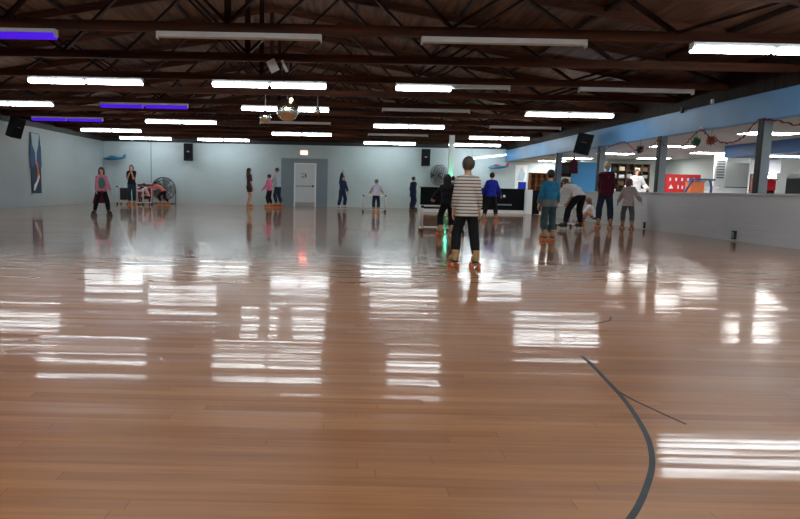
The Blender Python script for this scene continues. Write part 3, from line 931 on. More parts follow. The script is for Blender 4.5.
# red bin and other gear along the back wall
rb = thing('storage_bin', 'dark red storage bin by the back wall between the standing girl and the fan', 'bin', (-9.15, 29.75, 0))
MB().box(-.30, .30, -.25, .25, .22, .88).build('body', M['dark_red'], rb, bevel=.02)
MB().box(-.32, .32, -.27, .27, .88, .93).build('lid', M['burgundy'], rb, bevel=.01)
for x in (-.24, .24):
    for y in (-.2, .2):
        MB().box(x - .03, x + .03, y - .03, y + .03, 0, .22).build('leg', M['black'], rb)

uf = thing('ceiling_panel_light', 'added light panel under the blue soffit, brightening the counter front', 'ceiling light', (12.75, 17.9, 2.10), 0, 'snack area ceiling lights')  # extra panel, added to brighten the snack counter
MB().box(-.62, .62, -.32, .32, -.02, 0).build('frame', M['white_metal'], uf)
MB().box(-.58, .58, -.28, .28, -.026, -.019).build('diffuser', M['troffer'], uf)
# small fittings on the half wall and garland under the beam
for y, lb, wd, z0, z1 in ((12.83, 'nearer the viewer', .11, .04, .22), (16.6, 'below the fourth post', .05, .02, .19)):
    o = thing('outlet_box', 'small dark outlet box low on the grey half wall, %s' % lb, 'outlet', (XR, y, z0))
    MB().box(-.05, 0, -wd / 2, wd / 2, 0, z1 - z0).build('box', M['dark_metal'], o, bevel=.008)
    MB().box(-.055, -.048, -wd * .35, wd * .35, .03, z1 - z0 - .03).build('cover', M['grey_metal'], o)
GP = [(19.9, 2.18), (18.86, 2.36), (18.1, 2.41), (17.3, 2.12), (16.56, 2.16), (16.12, 2.36), (15.85, 2.16), (15.1, 2.06), (14.7, 2.24), (14.3, 2.41), (13.9, 2.18), (13.3, 2.04), (12.85, 2.10), (12.4, 2.40), (11.9, 2.36), (11.2, 2.20), (10.6, 2.40)]
gp = spline([(XR - .04, y, z) for y, z in GP], 10)
ga = tag(MB().tube([(p.x + .012 * math.sin(i * 2.3), p.y, p.z + .014 * math.sin(i * 1.7)) for i, p in enumerate(gp)],
                   [.010 + .010 * ((i * 7) % 3) / 2 for i in range(len(gp))], 6).build('garland', M['foil_red']),
         'thin red foil garland swagged in loops under the blue beam', 'garland')
def starball(x, y, z, r, mat, label):
    b_ = MB().ball((0, 0, 0), r * .75, 12, 8)
    rnd = random.Random(int(y * 100))
    for i in range(40):
        v = Vector((rnd.gauss(0, 1), rnd.gauss(0, 1), rnd.gauss(0, 1))).normalized()
        b_.cyl(v * r * .6, v * r * 1.12, r * .12, .001, 5)
    b_.tube([(0, 0, r * .8), (0, 0, 2.41 - z)], .004, 5)
    o_ = b_.build('foil_ornament', mat, loc=(x, y, z))
    tag(o_, label, 'ornament', 'foil ornaments under the beam')
starball(XR - .02, 17.16, 2.14, .12, M['black'], 'dark foil ornament hanging in the garland loop before the fourth post')
starball(XR - .06, 14.42, 2.14, .12, M['foil_green'], 'dark green foil ball hanging between the two nearest visible posts')
starball(XR - .06, 13.85, 2.13, .12, M['foil_red'], 'red foil ball hanging beside the dark green one')
o = tag(MB().box(XR - .05, XR, 15.16, 15.24, 2.88, 3.02).build('clamp', M['black'], bevel=.005), 'small black clamp on the top edge of the blue beam', 'clamp')
o = tag(MB().box(XR - .05, XR, 13.97, 14.03, 2.94, 3.04).build('hook', M['white_paint'], bevel=.005), 'small white hook on the top edge of the blue beam', 'hook')
o = tag(MB().ball((XR - .03, 14.3, 2.44), .035).build('suction_hook', M['white_paint'], smooth=True), 'small white knob holding the garland on the blue beam', 'hook')

# ------------------------------------------------------------------ skate trainers (white pipe frames on casters)
def trainer(label, loc, rz, wd, dp, ht, bag=False):
    t_ = thing('skate_trainer', label, 'skate trainer', loc, rz, 'white pipe skate trainers')
    r_ = .022
    h_ = wd / 2
    fz = .09
    MB().tube([(-h_, 0, ht), (-h_, dp, ht)], r_).tube([(h_, 0, ht), (h_, dp, ht)], r_).tube([(-h_, dp, ht), (h_, dp, ht)], r_).build('top_rail', M['pvc'], t_, smooth=True)
    for x in (-h_, h_):
        for y in (0, dp):
            MB().cyl((x, y, fz), (x, y, ht + .01), r_, n=10).build('upright', M['pvc'], t_, smooth=True)
    MB().tube([(-h_, 0, fz), (-h_, dp, fz)], r_).tube([(h_, 0, fz), (h_, dp, fz)], r_).tube([(-h_, dp, fz), (h_, dp, fz)], r_).build('bottom_rail', M['pvc'], t_, smooth=True)
    for x in (-h_, 0, h_):
        for y in (0, dp):
            if x == 0 and y == 0:
                continue
            cs = MB().cyl((x - .018, y, .045), (x + .018, y, .045), .045, n=14)
            cs.box(x - .026, x + .026, y - .02, y + .02, .05, fz)
            cs.build('caster', M['black'], t_)
    for x in (-h_, h_):
        MB().tube([(x, -.04, ht), (x, .14, ht)], r_ + .008, 10).build('grip', M['black'], t_)
    if bag:
        MB().box(-h_ + .06, h_ - .18, dp * .3, dp * .7, .2, ht - .06).build('bag', M['charcoal'], t_, bevel=.04)
    return t_
trainer('white pipe skate trainer pushed by the girl with long dark hair', (2.27, 13.3, 0), R(-3), .88, .68, .57)
trainer('white pipe skate trainer pushed by the child in the lavender top', (1.47, 24.5, 0), 0, .88, .6, .66)
trainer('white pipe skate trainer in front of the bending skater in black trousers', (5.95, 16.25, 0), 0, .80, .6, .56)
trainer('white pipe skate trainer with a dark bag beside the standing girl in black', (-9.62, 28.0, 0), 0, .56, .5, .80, True)
trainer('white pipe skate trainer under the girl in coral', (-8.62, 28.3, 0), R(70), .62, .5, .78)

# ------------------------------------------------------------------ people: continuous bodies from blended volumes
def nets(D, org, h):
    s = D < 0
    c = np.zeros(tuple(n_ - 1 for n_ in D.shape), np.int8)
    offs = [(i, j, k_) for i in (0, 1) for j in (0, 1) for k_ in (0, 1)]
    nx, ny, nz = D.shape
    for i, j, k_ in offs:
        c += s[i:nx - 1 + i, j:ny - 1 + j, k_:nz - 1 + k_]
    act = np.argwhere((c > 0) & (c < 8))
    idx = -np.ones(c.shape, np.int64)
    idx[act[:, 0], act[:, 1], act[:, 2]] = np.arange(len(act))
    cor = {o_: D[act[:, 0] + o_[0], act[:, 1] + o_[1], act[:, 2] + o_[2]] for o_ in offs}
    P = np.zeros((len(act), 3)); N = np.zeros(len(act))
    for a in offs:
        for ax in range(3):
            if a[ax] == 0:
                b_ = list(a); b_[ax] = 1; b_ = tuple(b_)
                da, db = cor[a], cor[b_]
                m_ = (da < 0) != (db < 0)
                t_ = np.where(m_, da / np.where(m_, da - db, 1), 0)
                p = np.array(a, float)[None, :].repeat(len(act), 0)
                p[:, ax] += t_
                P[m_] += p[m_]; N[m_] += 1
    V = (act + P / N[:, None]) * h + org
    F = []
    for ax in range(3):
        o1, o2 = [(1, 2), (2, 0), (0, 1)][ax]
        sl0 = [slice(1, -1)] * 3; sl1 = [slice(1, -1)] * 3
        sl0[ax] = slice(0, D.shape[ax] - 1); sl1[ax] = slice(1, D.shape[ax])
        A, Bv = s[tuple(sl0)], s[tuple(sl1)]
        e = np.argwhere(A != Bv)
        if not len(e):
            continue
        flip = Bv[e[:, 0], e[:, 1], e[:, 2]]
        base = e.copy()
        for q in range(3):
            if q != ax:
                base[:, q] += 1
        def cell(d1, d2):
            p = base.copy(); p[:, o1] -= d1; p[:, o2] -= d2
            return idx[p[:, 0], p[:, 1], p[:, 2]]
        q = np.stack([cell(1, 1), cell(0, 1), cell(0, 0), cell(1, 0)], 1)
        q[flip] = q[flip][:, ::-1]
        F.append(q)
    return V, np.concatenate(F)

def A3(v):
    return np.array([v[0], v[1], v[2]], float)

class SDF:
    def __init__(self):
        self.ops = []
    def cone(self, a, b, ra, rb, k=.02, flat=False, sq=None, op='+'):
        self.ops.append((op, 'c', A3(a), A3(b), ra, rb, k, flat, sq)); return self
    def ell(self, c, rad, Rm=None, k=.01, op='+'):
        self.ops.append((op, 'e', A3(c), A3(rad), Rm if Rm is not None else np.eye(3), None, k, None, None)); return self
    def cut(self, pt, n_):
        n_ = A3(n_)
        self.ops.append(('h', 'h', A3(pt), n_ / np.linalg.norm(n_), None, None, 0, None, None)); return self
    def mesh(self, h):
        lo, hi = np.full(3, 9e9), np.full(3, -9e9)
        bb = []
        for op, ty, a, b_, ra, rb, k, fl, sq in self.ops:
            if ty == 'c':
                r_ = max(ra, rb) + .012
                l, u = np.minimum(a, b_) - r_, np.maximum(a, b_) + r_
            elif ty == 'e':
                r_ = b_.max() + .005
                l, u = a - r_, a + r_
            else:
                l = u = None
            bb.append((l, u))
            if op == '+':
                lo, hi = np.minimum(lo, l), np.maximum(hi, u)
        lo -= 3 * h; hi += 3 * h
        n_ = np.ceil((hi - lo) / h).astype(int) + 1
        D = np.full(tuple(n_), .5, np.float32)
        ax = [lo[i] + h * np.arange(n_[i]) for i in range(3)]
        for (op, ty, a, b_, ra, rb, k, fl, sq), (l, u) in zip(self.ops, bb):
            if ty == 'h':
                d_ = ((ax[0] - a[0]) * b_[0])[:, None, None] + ((ax[1] - a[1]) * b_[1])[None, :, None] + ((ax[2] - a[2]) * b_[2])[None, None, :]
                D = np.maximum(D, d_.astype(np.float32)); continue
            pad = k * 1.2 + 2 * h + .01
            i0 = np.clip(np.floor((l - pad - lo) / h).astype(int), 0, n_); i1 = np.clip(np.ceil((u + pad - lo) / h).astype(int) + 1, 0, n_)
            if np.any(i1 <= i0):
                continue
            X_ = ax[0][i0[0]:i1[0]][:, None, None]; Y_ = ax[1][i0[1]:i1[1]][None, :, None]; Z_ = ax[2][i0[2]:i1[2]][None, None, :]
            px, py, pz = X_ - a[0], Y_ - a[1], Z_ - a[2]
            if ty == 'c':
                if sq is not None:
                    v_, s_ = sq
                    dd = px * v_[0] + py * v_[1] + pz * v_[2]
                    px, py, pz = px + dd * v_[0] * (s_ - 1), py + dd * v_[1] * (s_ - 1), pz + dd * v_[2] * (s_ - 1)
                    ba = b_ - a
                    ba = ba + v_ * np.dot(ba, v_) * (s_ - 1)
                else:
                    ba = b_ - a
                L2 = max(float(ba @ ba), 1e-9)
                tr0 = (px * ba[0] + py * ba[1] + pz * ba[2]) / L2
                t_ = np.clip(tr0, 0, 1)
                d_ = np.sqrt((px - t_ * ba[0]) ** 2 + (py - t_ * ba[1]) ** 2 + (pz - t_ * ba[2]) ** 2) - (ra + (rb - ra) * t_)
                if fl:
                    d_ = np.maximum(d_, (tr0 - 1) * math.sqrt(L2))
            else:
                qx, qy, qz = [(px * ra[i, 0] + py * ra[i, 1] + pz * ra[i, 2]) for i in range(3)]
                k0 = np.sqrt((qx / b_[0]) ** 2 + (qy / b_[1]) ** 2 + (qz / b_[2]) ** 2)
                k1 = np.sqrt((qx / b_[0] ** 2) ** 2 + (qy / b_[1] ** 2) ** 2 + (qz / b_[2] ** 2) ** 2)
                d_ = k0 * (k0 - 1) / np.maximum(k1, 1e-6)
            sl_ = (slice(i0[0], i1[0]), slice(i0[1], i1[1]), slice(i0[2], i1[2]))
            S = D[sl_]
            if op == '+':
                hh = np.maximum(k - np.abs(S - d_), 0) / max(k, 1e-6)
                D[sl_] = np.minimum(S, d_) - hh * hh * k * .25
            else:
                hh = np.maximum(k - np.abs(S + d_), 0) / max(k, 1e-6)
                D[sl_] = np.maximum(S, -d_) + hh * hh * k * .25
        return nets(D, lo, h)

def np_object(name, V, F, mats, parent, mi=None):
    me = bpy.data.meshes.new(name)
    me.vertices.add(len(V)); me.vertices.foreach_set('co', V.astype(np.float32).ravel())
    me.loops.add(F.size); me.loops.foreach_set('vertex_index', F.astype(np.int32).ravel())
    me.polygons.add(len(F)); me.polygons.foreach_set('loop_start', np.arange(0, F.size, 4, dtype=np.int32))
    for m_ in mats:
        me.materials.append(m_)
    if mi is not None:
        me.polygons.foreach_set('material_index', mi.astype(np.int32))
    me.polygons.foreach_set('use_smooth', np.ones(len(F), bool))
    me.update(calc_edges=True)
    me.validate()
    return link(name, me, parent)

def unit(v):
    v = A3(v)
    return v / max(np.linalg.norm(v), 1e-9)

def ik(a, tgt, l1, l2, pole):
    a, tgt = A3(a), A3(tgt)
    d_ = tgt - a
    L_ = np.linalg.norm(d_)
    Lc = min(max(L_, abs(l1 - l2) + .02), (l1 + l2) * .995)
    d_ = d_ / L_
    x_ = (l1 * l1 - l2 * l2 + Lc * Lc) / (2 * Lc)
    hgt = math.sqrt(max(l1 * l1 - x_ * x_, 0))
    p = A3(pole); p = p - d_ * (p @ d_)
    p = p / max(np.linalg.norm(p), 1e-6)
    return a + d_ * x_ + p * hgt, a + d_ * Lc

SKATE = {}
def skate_meshes(boot, wheel):
    key = (boot, wheel)
    if key not in SKATE:
        s_ = SDF()
        s_.cone((0, -.05, .125), (0, .05, .118), .042, .044, .02).cone((0, .05, .118), (0, .125, .108), .044, .034, .02)
        s_.cone((0, -.045, .13), (0, -.052, .245), .044, .047, .03)
        s_.cut((0, 0, .085), (0, 0, -1)).cut((0, 0, .235), (0, 0, 1))
        V, F = s_.mesh(.008)
        tmp = np_object('roller_skate', V, F, [M[boot]], None)
        bm_ = tmp.data
        bpy.data.objects.remove(tmp)
        sole = MB().box(-.036, .036, -.088, .15, .074, .088).mesh('sole', M['black'])
        plate = MB().box(-.018, .018, -.08, .11, .058, .075).cyl((-.05, -.055, .032), (.05, -.055, .032), .007, n=6).cyl((-.05, .09, .032), (.05, .09, .032), .007, n=6)
        plate.box(-.012, .012, -.065, -.045, .03, .06).box(-.012, .012, .08, .10, .03, .06)
        plate = plate.mesh('plate', M['grey_metal'])
        wh = MB().cyl((-.017, 0, 0), (.017, 0, 0), .031, n=16).mesh('wheel', M[wheel])
        stop = MB().cyl((0, .135, .07), (0, .16, .035), .016, .02, 10).mesh('toe_stop', M[wheel])
        lac = MB()
        for i in range(5):
            z_ = .15 + .017 * i
            y_ = .045 - .045 * min(1, i / 2.0) * .9
            lac.bar((-.024, y_ - .012, z_), (.024, y_ - .012, z_ + .006), .01, .008)
        lac = lac.mesh('laces', M['cream'])
        SKATE[key] = (bm_, sole, plate, wh, stop, lac)
    return SKATE[key]

def person(label, loc, face, Ht, lean=0, side=0, head=(0, 0), hip=(0, 0, 0), feet=((-.09, 0, 0), (.09, 0, 0)), hands=(None, None), grip=(False, False),
           shirt='white_cloth', sleeve=1.0, trousers='black_cloth', leglen=1.0, hair='hair_brown', hairstyle='short', skates=('boot_tan', 'wheel_orange'),
           skin='skin', loose=.012, tloose=.010, skirt=None, hem=0.0, group='skaters', extra=None, seat=None, bare=False, res=None):
    """hands: local target points (x to the person's right, y ahead, z up); feet: (x, y, yaw)"""
    root = thing('person', label, 'person', (loc[0], loc[1], 0), face, group)
    SK = Ht / 1.35
    ks = max(.85, min(1.12, .9 + .35 * (Ht - 1.2)))            # skate scale
    base = .088 * ks
    H = Ht - base
    hs = .90 + .16 * (H - 1.15) / .5
    hs = max(.84, min(1.02, hs))
    h = res or (.0065 if loc[1] < 18 else .008)
    ank = base + .075 * ks
    thigh, shin = .240 * H, .222 * H
    pz = ank + (thigh + shin) * .985 - hip[2] * H if seat is None else seat
    pel = np.array([hip[0], hip[1], pz])
    rx = np.array([1., 0, 0])
    l_, sd_ = R(lean), R(side)
    def dirv(a):
        return np.array([math.sin(sd_), math.sin(a) * math.cos(sd_), math.cos(a) * math.cos(sd_)])
    waist = pel + dirv(l_ * .6) * .13 * H
    chest = waist + dirv(l_) * .115 * H
    neck = chest + dirv(l_ * 1.1) * .092 * H
    up = dirv(l_)
    fw = unit(np.cross(up, rx))
    if fw[1] < 0 and abs(lean) < 90:
        fw = -fw
    rxx = unit(np.cross(fw, up))
    sh = {s: neck - up * .042 * H + rxx * s * .082 * H for s in (-1, 1)}
    hipj = {s: pel + rx * s * .047 * H - np.array([0, 0, .01 * H]) for s in (-1, 1)}
    hp, hy = R(head[0]), R(head[1])
    hu = np.array([math.sin(sd_) * .5, math.sin(hp), math.cos(hp)])
    hu = unit(hu)
    hf = unit(np.array([-math.sin(hy) * math.cos(hp), math.cos(hy) * math.cos(hp), -math.sin(hp)]))
    hf = unit(hf - hu * (hf @ hu))
    hr = np.cross(hf, hu)
    hc = neck + up * .02 * H + hu * .118 * hs
    Rm = np.stack([hr, hf, hu])
    hpnt = lambda x, y, z: hc + (hr * x + hf * y + hu * z) * hs
    sq = (fw, 1.28)
    knees, ankles, elbows, wrists = {}, {}, {}, {}
    for i, s in enumerate((-1, 1)):
        fx, fy, fyaw = feet[i][:3]
        lift = feet[i][3] if len(feet[i]) > 3 else 0
        tgt = np.array([fx, fy - .045 * ks, ank + lift])
        pole = np.array([.12 * s - math.sin(fyaw), 1.0, .15])
        knees[s], ankles[s] = ik(hipj[s], tgt, thigh, shin, pole)
        ua, fa = .168 * H, .148 * H
        if hands[i] is None:
            tg = sh[s] + np.array([.05 * s, .05, -1]) * (ua + fa) * .97
        else:
            tg = A3(hands[i])
        elbows[s], wrists[s] = ik(sh[s], tg, ua, fa, np.array([.25 * s, -.7, -.5]))
    # ---- body
    B_ = SDF()
    def torso(S, g, top=True, low=True):
        for s in (-1, 1):
            S.cone(pel + rxx * s * .036 * H, waist + rxx * s * .026 * H, .058 * H + g, .054 * H + g, .03, sq=sq)
            S.cone(waist + rxx * s * .026 * H, chest + rxx * s * .038 * H, .054 * H + g, .058 * H + g, .03, sq=sq)
            if top:
                S.cone(chest + rxx * s * .038 * H, neck - up * .058 * H + rxx * s * .050 * H, .058 * H + g, .040 * H + g, .03, sq=sq)
        S.cone(pel - rxx * .03 * H, pel + rxx * .03 * H, .058 * H + g, .058 * H + g, .03, sq=sq)
        S.cone(chest - rxx * .04 * H, chest + rxx * .04 * H, .056 * H + g, .056 * H + g, .03, sq=sq)
        if top:
            for s in (-1, 1):
                S.cone(neck - up * .02 * H, sh[s], .038 * H + g, .033 * H + g, .03)
            S.cone(neck - up * .03 * H, neck, .05 * H + g, .036 * H + g * .6, .03)
    torso(B_, -.006)
    B_.cone(neck - up * .02 * H, hc - hu * .03 * hs, .034 * H, .040 * hs, .02)
    for s in (-1, 1):
        B_.cone(hipj[s], knees[s], .052 * H, .039 * H, .02).cone(knees[s], knees[s] * .6 + ankles[s] * .4, .040 * H, .040 * H, .015).cone(knees[s] * .6 + ankles[s] * .4, ankles[s], .040 * H, .026 * H, .015)
        B_.cone(ankles[s], ankles[s] - np.array([0, 0, .03]), .026 * H, .024 * H, .01)
        B_.cone(sh[s], elbows[s], .034 * H, .026 * H, .02).cone(elbows[s], wrists[s], .027 * H, .0185 * H, .015)
        # hand: palm, four bent fingers of unequal length, thumb at the side near the wrist
        i = 0 if s < 0 else 1
        d_ = unit(wrists[s] - elbows[s])
        if grip[i]:
            d_ = unit(d_ + np.array([0, .5, -.1]))
        inward = unit(np.array([-s * 1.0, -.15, 0.]) - d_ * (np.array([-s * 1.0, -.15, 0.]) @ d_))
        if grip[i]:
            pn = unit(np.array([0, 0, -1.]) - d_ * (-d_[2]))
        else:
            pn = inward
        sd = unit(np.cross(d_, pn))
        if (sd @ np.array([-s * .3, 1., .1])) < 0:
            sd = -sd                                          # towards the thumb
        hl = .112 * H * .92
        w0 = wrists[s]
        fr_ = max(.0072, .0062 * H)
        for q in (-1, -.33, .33, 1):
            B_.cone(w0 + sd * q * .012, w0 + d_ * hl * .46 + sd * q * .030 * H / 1.25, .013 * H / 1.25, .0105 * H / 1.25, .008)
        for q, fl in zip((-1, -.33, .33, 1), (.40, .50, .54, .48)):
            k0 = w0 + d_ * hl * .46 + sd * q * .031 * H / 1.25
            a1, a2 = (1.0, 2.1) if grip[i] else (.25, .7)
            sp_ = sd * q * .16
            k1 = k0 + (unit(d_ + sp_) * math.cos(a1) + pn * math.sin(a1)) * hl * fl * .52
            k2 = k1 + (unit(d_ + sp_) * math.cos(a2) + pn * math.sin(a2)) * hl * fl * .55
            B_.cone(k0, k1, fr_ * 1.1, fr_, .004).cone(k1, k2, fr_, fr_ * .85, .003)
        t0 = w0 + d_ * hl * .16 + sd * .020
        t1 = t0 + unit(sd * .8 + d_ * .7 + pn * .35) * hl * .27
        t2 = t1 + unit(d_ * .9 + sd * .25 + pn * (.7 if grip[i] else .35)) * hl * .22
        B_.cone(t0, t1, fr_ * 1.5, fr_ * 1.15, .006).cone(t1, t2, fr_ * 1.15, fr_ * .95, .003)
    # head with face
    B_.ell(hpnt(0, -.012, .022), np.array([.071, .090, .087]) * hs, Rm, .01)
    B_.cone(hpnt(0, .028, -.02), hpnt(0, .050, -.082), .056 * hs, .030 * hs, .02)
    B_.ell(hpnt(0, .074, .028), np.array([.045, .012, .010]) * hs, Rm, .01)
    for s in (-1, 1):
        B_.ell(hpnt(.031 * s, .090, .006), np.array([.017, .016, .012]) * hs, Rm, .008, '-')
        B_.ell(hpnt(.073 * s, -.006, -.006), np.array([.010, .020, .030]) * hs, Rm, .006)
    B_.cone(hpnt(0, .080, .008), hpnt(0, .099, -.024), .009 * hs, .0135 * hs, .008)
    B_.ell(hpnt(0, .081, -.052), np.array([.023, .010, .009]) * hs, Rm, .004)
    for s in (-1, 1):
        B_.ell(hpnt(.031 * s, .0735, .006), np.array([.0135, .0135, .0125]) * hs, Rm, .001)
    V, F = B_.mesh(h)
    C0 = V[F].mean(1)
    L_ = (C0 - hc) @ Rm.T / hs
    mi = np.zeros(len(F), np.int32)
    for s in (-1, 1):
        e_ = (np.hypot((L_[:, 0] - .031 * s) / .0115, (L_[:, 2] - .006) / .0065) < 1) & (L_[:, 1] > .07)
        mi[e_] = 1
        mi[(np.hypot(L_[:, 0] - .031 * s, L_[:, 2] - .006) < .0055) & (L_[:, 1] > .073)] = 2
    mi[(np.abs(L_[:, 0]) < .020) & (np.abs(L_[:, 2] + .052) < .006) & (L_[:, 1] > .08)] = 3
    np_object('body', V, F, [M[skin], M['eye'], M['iris'], M['lip']], root, mi)
    # ---- hair
    S = SDF()
    S.ell(hpnt(0, -.016, .026), np.array([.083, .099, .096]) * hs, Rm, .01)
    if hairstyle in ('long', 'pony', 'bob'):
        S.ell(hpnt(0, -.045, .0), np.array([.080, .070, .09]) * hs, Rm, .02)
    S.ell(hpnt(0, .115, -.03), np.array([.070, .075, .088]) * hs, Rm, .01, '-')
    if hairstyle == 'short':
        S.cut(hpnt(0, -.02, -.055), hu * -1 + hf * .25)
    if hairstyle in ('long', 'bob'):
        Ld = -.27 if hairstyle == 'long' else -.13
        for x_ in (-.05, 0, .05):
            S.cone(hpnt(x_, -.06, .0), hpnt(x_ * 1.15, -.088, Ld + .02 * abs(x_) / .05), .042 * hs, .026 * hs, .02)
        for s in (-1, 1):
            S.cone(hpnt(.066 * s, -.01, .02), hpnt(.082 * s, -.015, Ld * .75), .026 * hs, .018 * hs, .02)
    if hairstyle == 'pony':
        S.cone(hpnt(0, -.10, .03), hpnt(0, -.155, -.02), .03 * hs, .034 * hs, .015).cone(hpnt(0, -.155, -.02), hpnt(0, -.14, -.17), .034 * hs, .014 * hs, .015)
    if hairstyle == 'bun':
        S.ell(hpnt(0, -.08, .10), np.array([.04, .04, .035]) * hs, Rm, .01)
    V, F = S.mesh(max(h, .009))
    np_object('hair', V, F, [M[hair]], root)
    # ---- shirt
    S = SDF()
    torso(S, loose)
    hemc = pel + dirv(l_ * .4) * (-.015 - hem) * H
    S.cone(pel - rxx * .040 * H, hemc - rxx * .044 * H, .060 * H + loose, .062 * H + loose * 1.25, .02, sq=(fw, 1.06))
    S.cone(pel + rxx * .040 * H, hemc + rxx * .044 * H, .060 * H + loose, .062 * H + loose * 1.25, .02, sq=(fw, 1.06))
    S.cut(hemc, -dirv(l_ * .4))
    S.ell(neck + up * .035 * H, np.array([.052, .052, .04]) * H, None, .01, '-')
    for s in (-1, 1):
        if sleeve <= .5:
            e_ = sh[s] + (elbows[s] - sh[s]) * sleeve * 2
            S.cone(sh[s], e_, .034 * H + loose, .032 * H + loose, .02, flat=True)
        else:
            S.cone(sh[s], elbows[s], .034 * H + loose, .028 * H + loose, .02)
            e_ = elbows[s] + (wrists[s] - elbows[s]) * (sleeve - .5) * 2 * .97
            S.cone(elbows[s], e_, .029 * H + loose, .023 * H + loose, .015, flat=True)
    V, F = S.mesh(max(h, .010))
    smats = [M[shirt]] + ([M[extra]] if extra else [])
    mi = None
    if extra:
        C0 = V[F].mean(1)
        q = C0 - chest
        mi = ((q @ fw > .02) & (((q @ rxx) / (.075 * H)) ** 2 + ((q @ up + .07 * H) / (.13 * H)) ** 2 < 1)).astype(np.int32)
    np_object('shirt', V, F, smats, root, mi)
    # ---- trousers
    S = SDF()
    for s in (-1, 1):
        S.cone(pel + rxx * s * .036 * H, waist + rxx * s * .027 * H, .059 * H + tloose * .6, .054 * H + tloose * .4, .03, sq=sq)
    S.cone(pel - rxx * .03 * H, pel + rxx * .03 * H, .059 * H + tloose * .6, .059 * H + tloose * .6, .03, sq=sq)
    for s in (-1, 1):
        if leglen <= .5:
            e_ = hipj[s] + (knees[s] - hipj[s]) * leglen * 2
            S.cone(hipj[s], e_, .055 * H + tloose, .052 * H + tloose, .02, flat=True)
        else:
            S.cone(hipj[s], knees[s], .055 * H + tloose, .042 * H + tloose, .02)
            e_ = knees[s] + (ankles[s] - knees[s]) * (leglen - .5) * 2 * .93
            m_ = knees[s] * .55 + ankles[s] * .45
            S.cone(knees[s], m_, .043 * H + tloose, .042 * H + tloose, .015)
            S.cone(m_, e_, .042 * H + tloose, .033 * H + tloose, .015, flat=True)
    S.cut(pel + dirv(l_ * .6) * .035 * H, dirv(l_ * .6))
    V, F = S.mesh(max(h, .010))
    np_object('shorts' if leglen <= .5 else 'trousers', V, F, [M[trousers]], root)
    if skirt:
        S = SDF()
        ctr = pel + np.array([-.09, 0.0, 0]) * 1.0
        S.cone(pel + rx * .03, pel + np.array([-.02, .0, -.02]), .066 * H + .02, .07 * H + .02, .02, sq=sq)
        S.cone(pel + np.array([.11, -.01, .02]), pel + np.array([.20, -.02, -.36]), .045, .055, .03)
        S.cone(pel + np.array([.05, -.05, .0]), pel + np.array([.06, -.08, -.30]), .045, .07, .03)
        S.cone(pel + np.array([-.02, -.06, .0]), pel + np.array([-.03, -.09, -.33]), .05, .08, .03)
        S.cut(pel + np.array([0, 0, .05]), (0, 0, 1)).cut(pel + np.array([0, 0, -.36]), (0, 0, -1))
        V, F = S.mesh(.012)
        np_object('tied_jacket', V, F, [M[skirt]], root)
    # ---- skates
    bm_, sole, plate, wh, stop, lac = skate_meshes(*skates)
    for i, s in enumerate((-1, 1)):
        lift = feet[i][3] if len(feet[i]) > 3 else 0
        a_ = ankles[s]
        yw = feet[i][2]
        # keep the boot under the leg's real end
        ox, oy = a_[0] - (-.045 * ks) * (-math.sin(yw)) , a_[1] + .045 * ks * math.cos(yw)
        sk = link('roller_skate', bm_, root, (ox, oy, max(0, a_[2] - ank)), yw)
        sk.scale = (ks, ks, ks)
        link('sole', sole, sk); link('plate', plate, sk); link('toe_stop', stop, sk); link('laces', lac, sk)
        for x_ in (-.044, .044):
            for y_ in (-.055, .09):
                link('wheel', wh, sk, (x_, y_, .0315))
    return root

PI = math.pi
# the boy in the striped shirt, nearest
person('boy with short hair in a striped shirt and black trousers skating away', (1.56, 7.46), R(2), 1.27, lean=5, head=(6, 3), feet=((-.125, .03, .06), (.115, -.03, -.08)), hands=((-.15, .12, .60), (.185, .12, .62)),
       shirt='stripes', sleeve=.9, hair='hair_greybrown', loose=.014, tloose=.008, hem=.05, res=.0075)
# girl with long dark hair behind a trainer
person('girl with long dark hair in black leaning on a white trainer', (2.25, 12.72), R(-4), 1.30, lean=30, head=(22, -5), hip=(0, -.06, .04), feet=((-.13, .02, .12), (.10, .06, -.05)), hands=((-.36, .56, .60), (.36, .56, .60)), grip=(True, True),
       shirt='black_cloth', hair='hair_dark', hairstyle='long', loose=.02)
person('boy in a blue and grey top with dark teal trousers skating away', (4.04, 11.85), R(-4), 1.30, lean=4, head=(8, 8), feet=((-.07, .0, .05), (.09, .05, -.05)), hands=((-.20, .10, .60), (.22, .22, .64)),
       shirt='two_tone', sleeve=.96, trousers='teal_denim', hair='hair_dark', loose=.022, hem=.03)
person('person in a white top and black trousers bending low over a trainer', (5.95, 15.75), R(18), 1.66, lean=72, head=(50, 20), hip=(.02, -.22, .02), feet=((-.22, .0, .2), (.22, -.02, -.12)), hands=((-.30, .46, .62), (.22, .50, .60)), grip=(True, True),
       shirt='white_cloth', sleeve=.5, hair='hair_brown', skates=('boot_black', 'wheel_white'), loose=.012)
person('blond adult in a maroon top and dark trousers standing by the half wall', (7.24, 16.85), R(-20), 1.76, lean=3, head=(4, 10), feet=((-.14, .0, .1), (.16, -.02, -.1)), hands=((-.13, .22, .90), (.17, .20, .90)),
       shirt='maroon_cloth', trousers='dark_denim', hair='hair_blond', hairstyle='bun', loose=.012, hem=.02)
person('red-haired child in a pale grey-pink top beside the blond adult', (7.75, 16.6), R(-25), 1.33, lean=16, head=(16, -20), hip=(0, -.03, .02), feet=((-.10, .08, .1), (.12, -.10, -.1)), hands=((-.24, .20, .72), (.30, .16, .76)),
       shirt='pale_grey_pink', trousers='grey_cloth', hair='hair_red', hairstyle='bob', loose=.022, hem=.06)
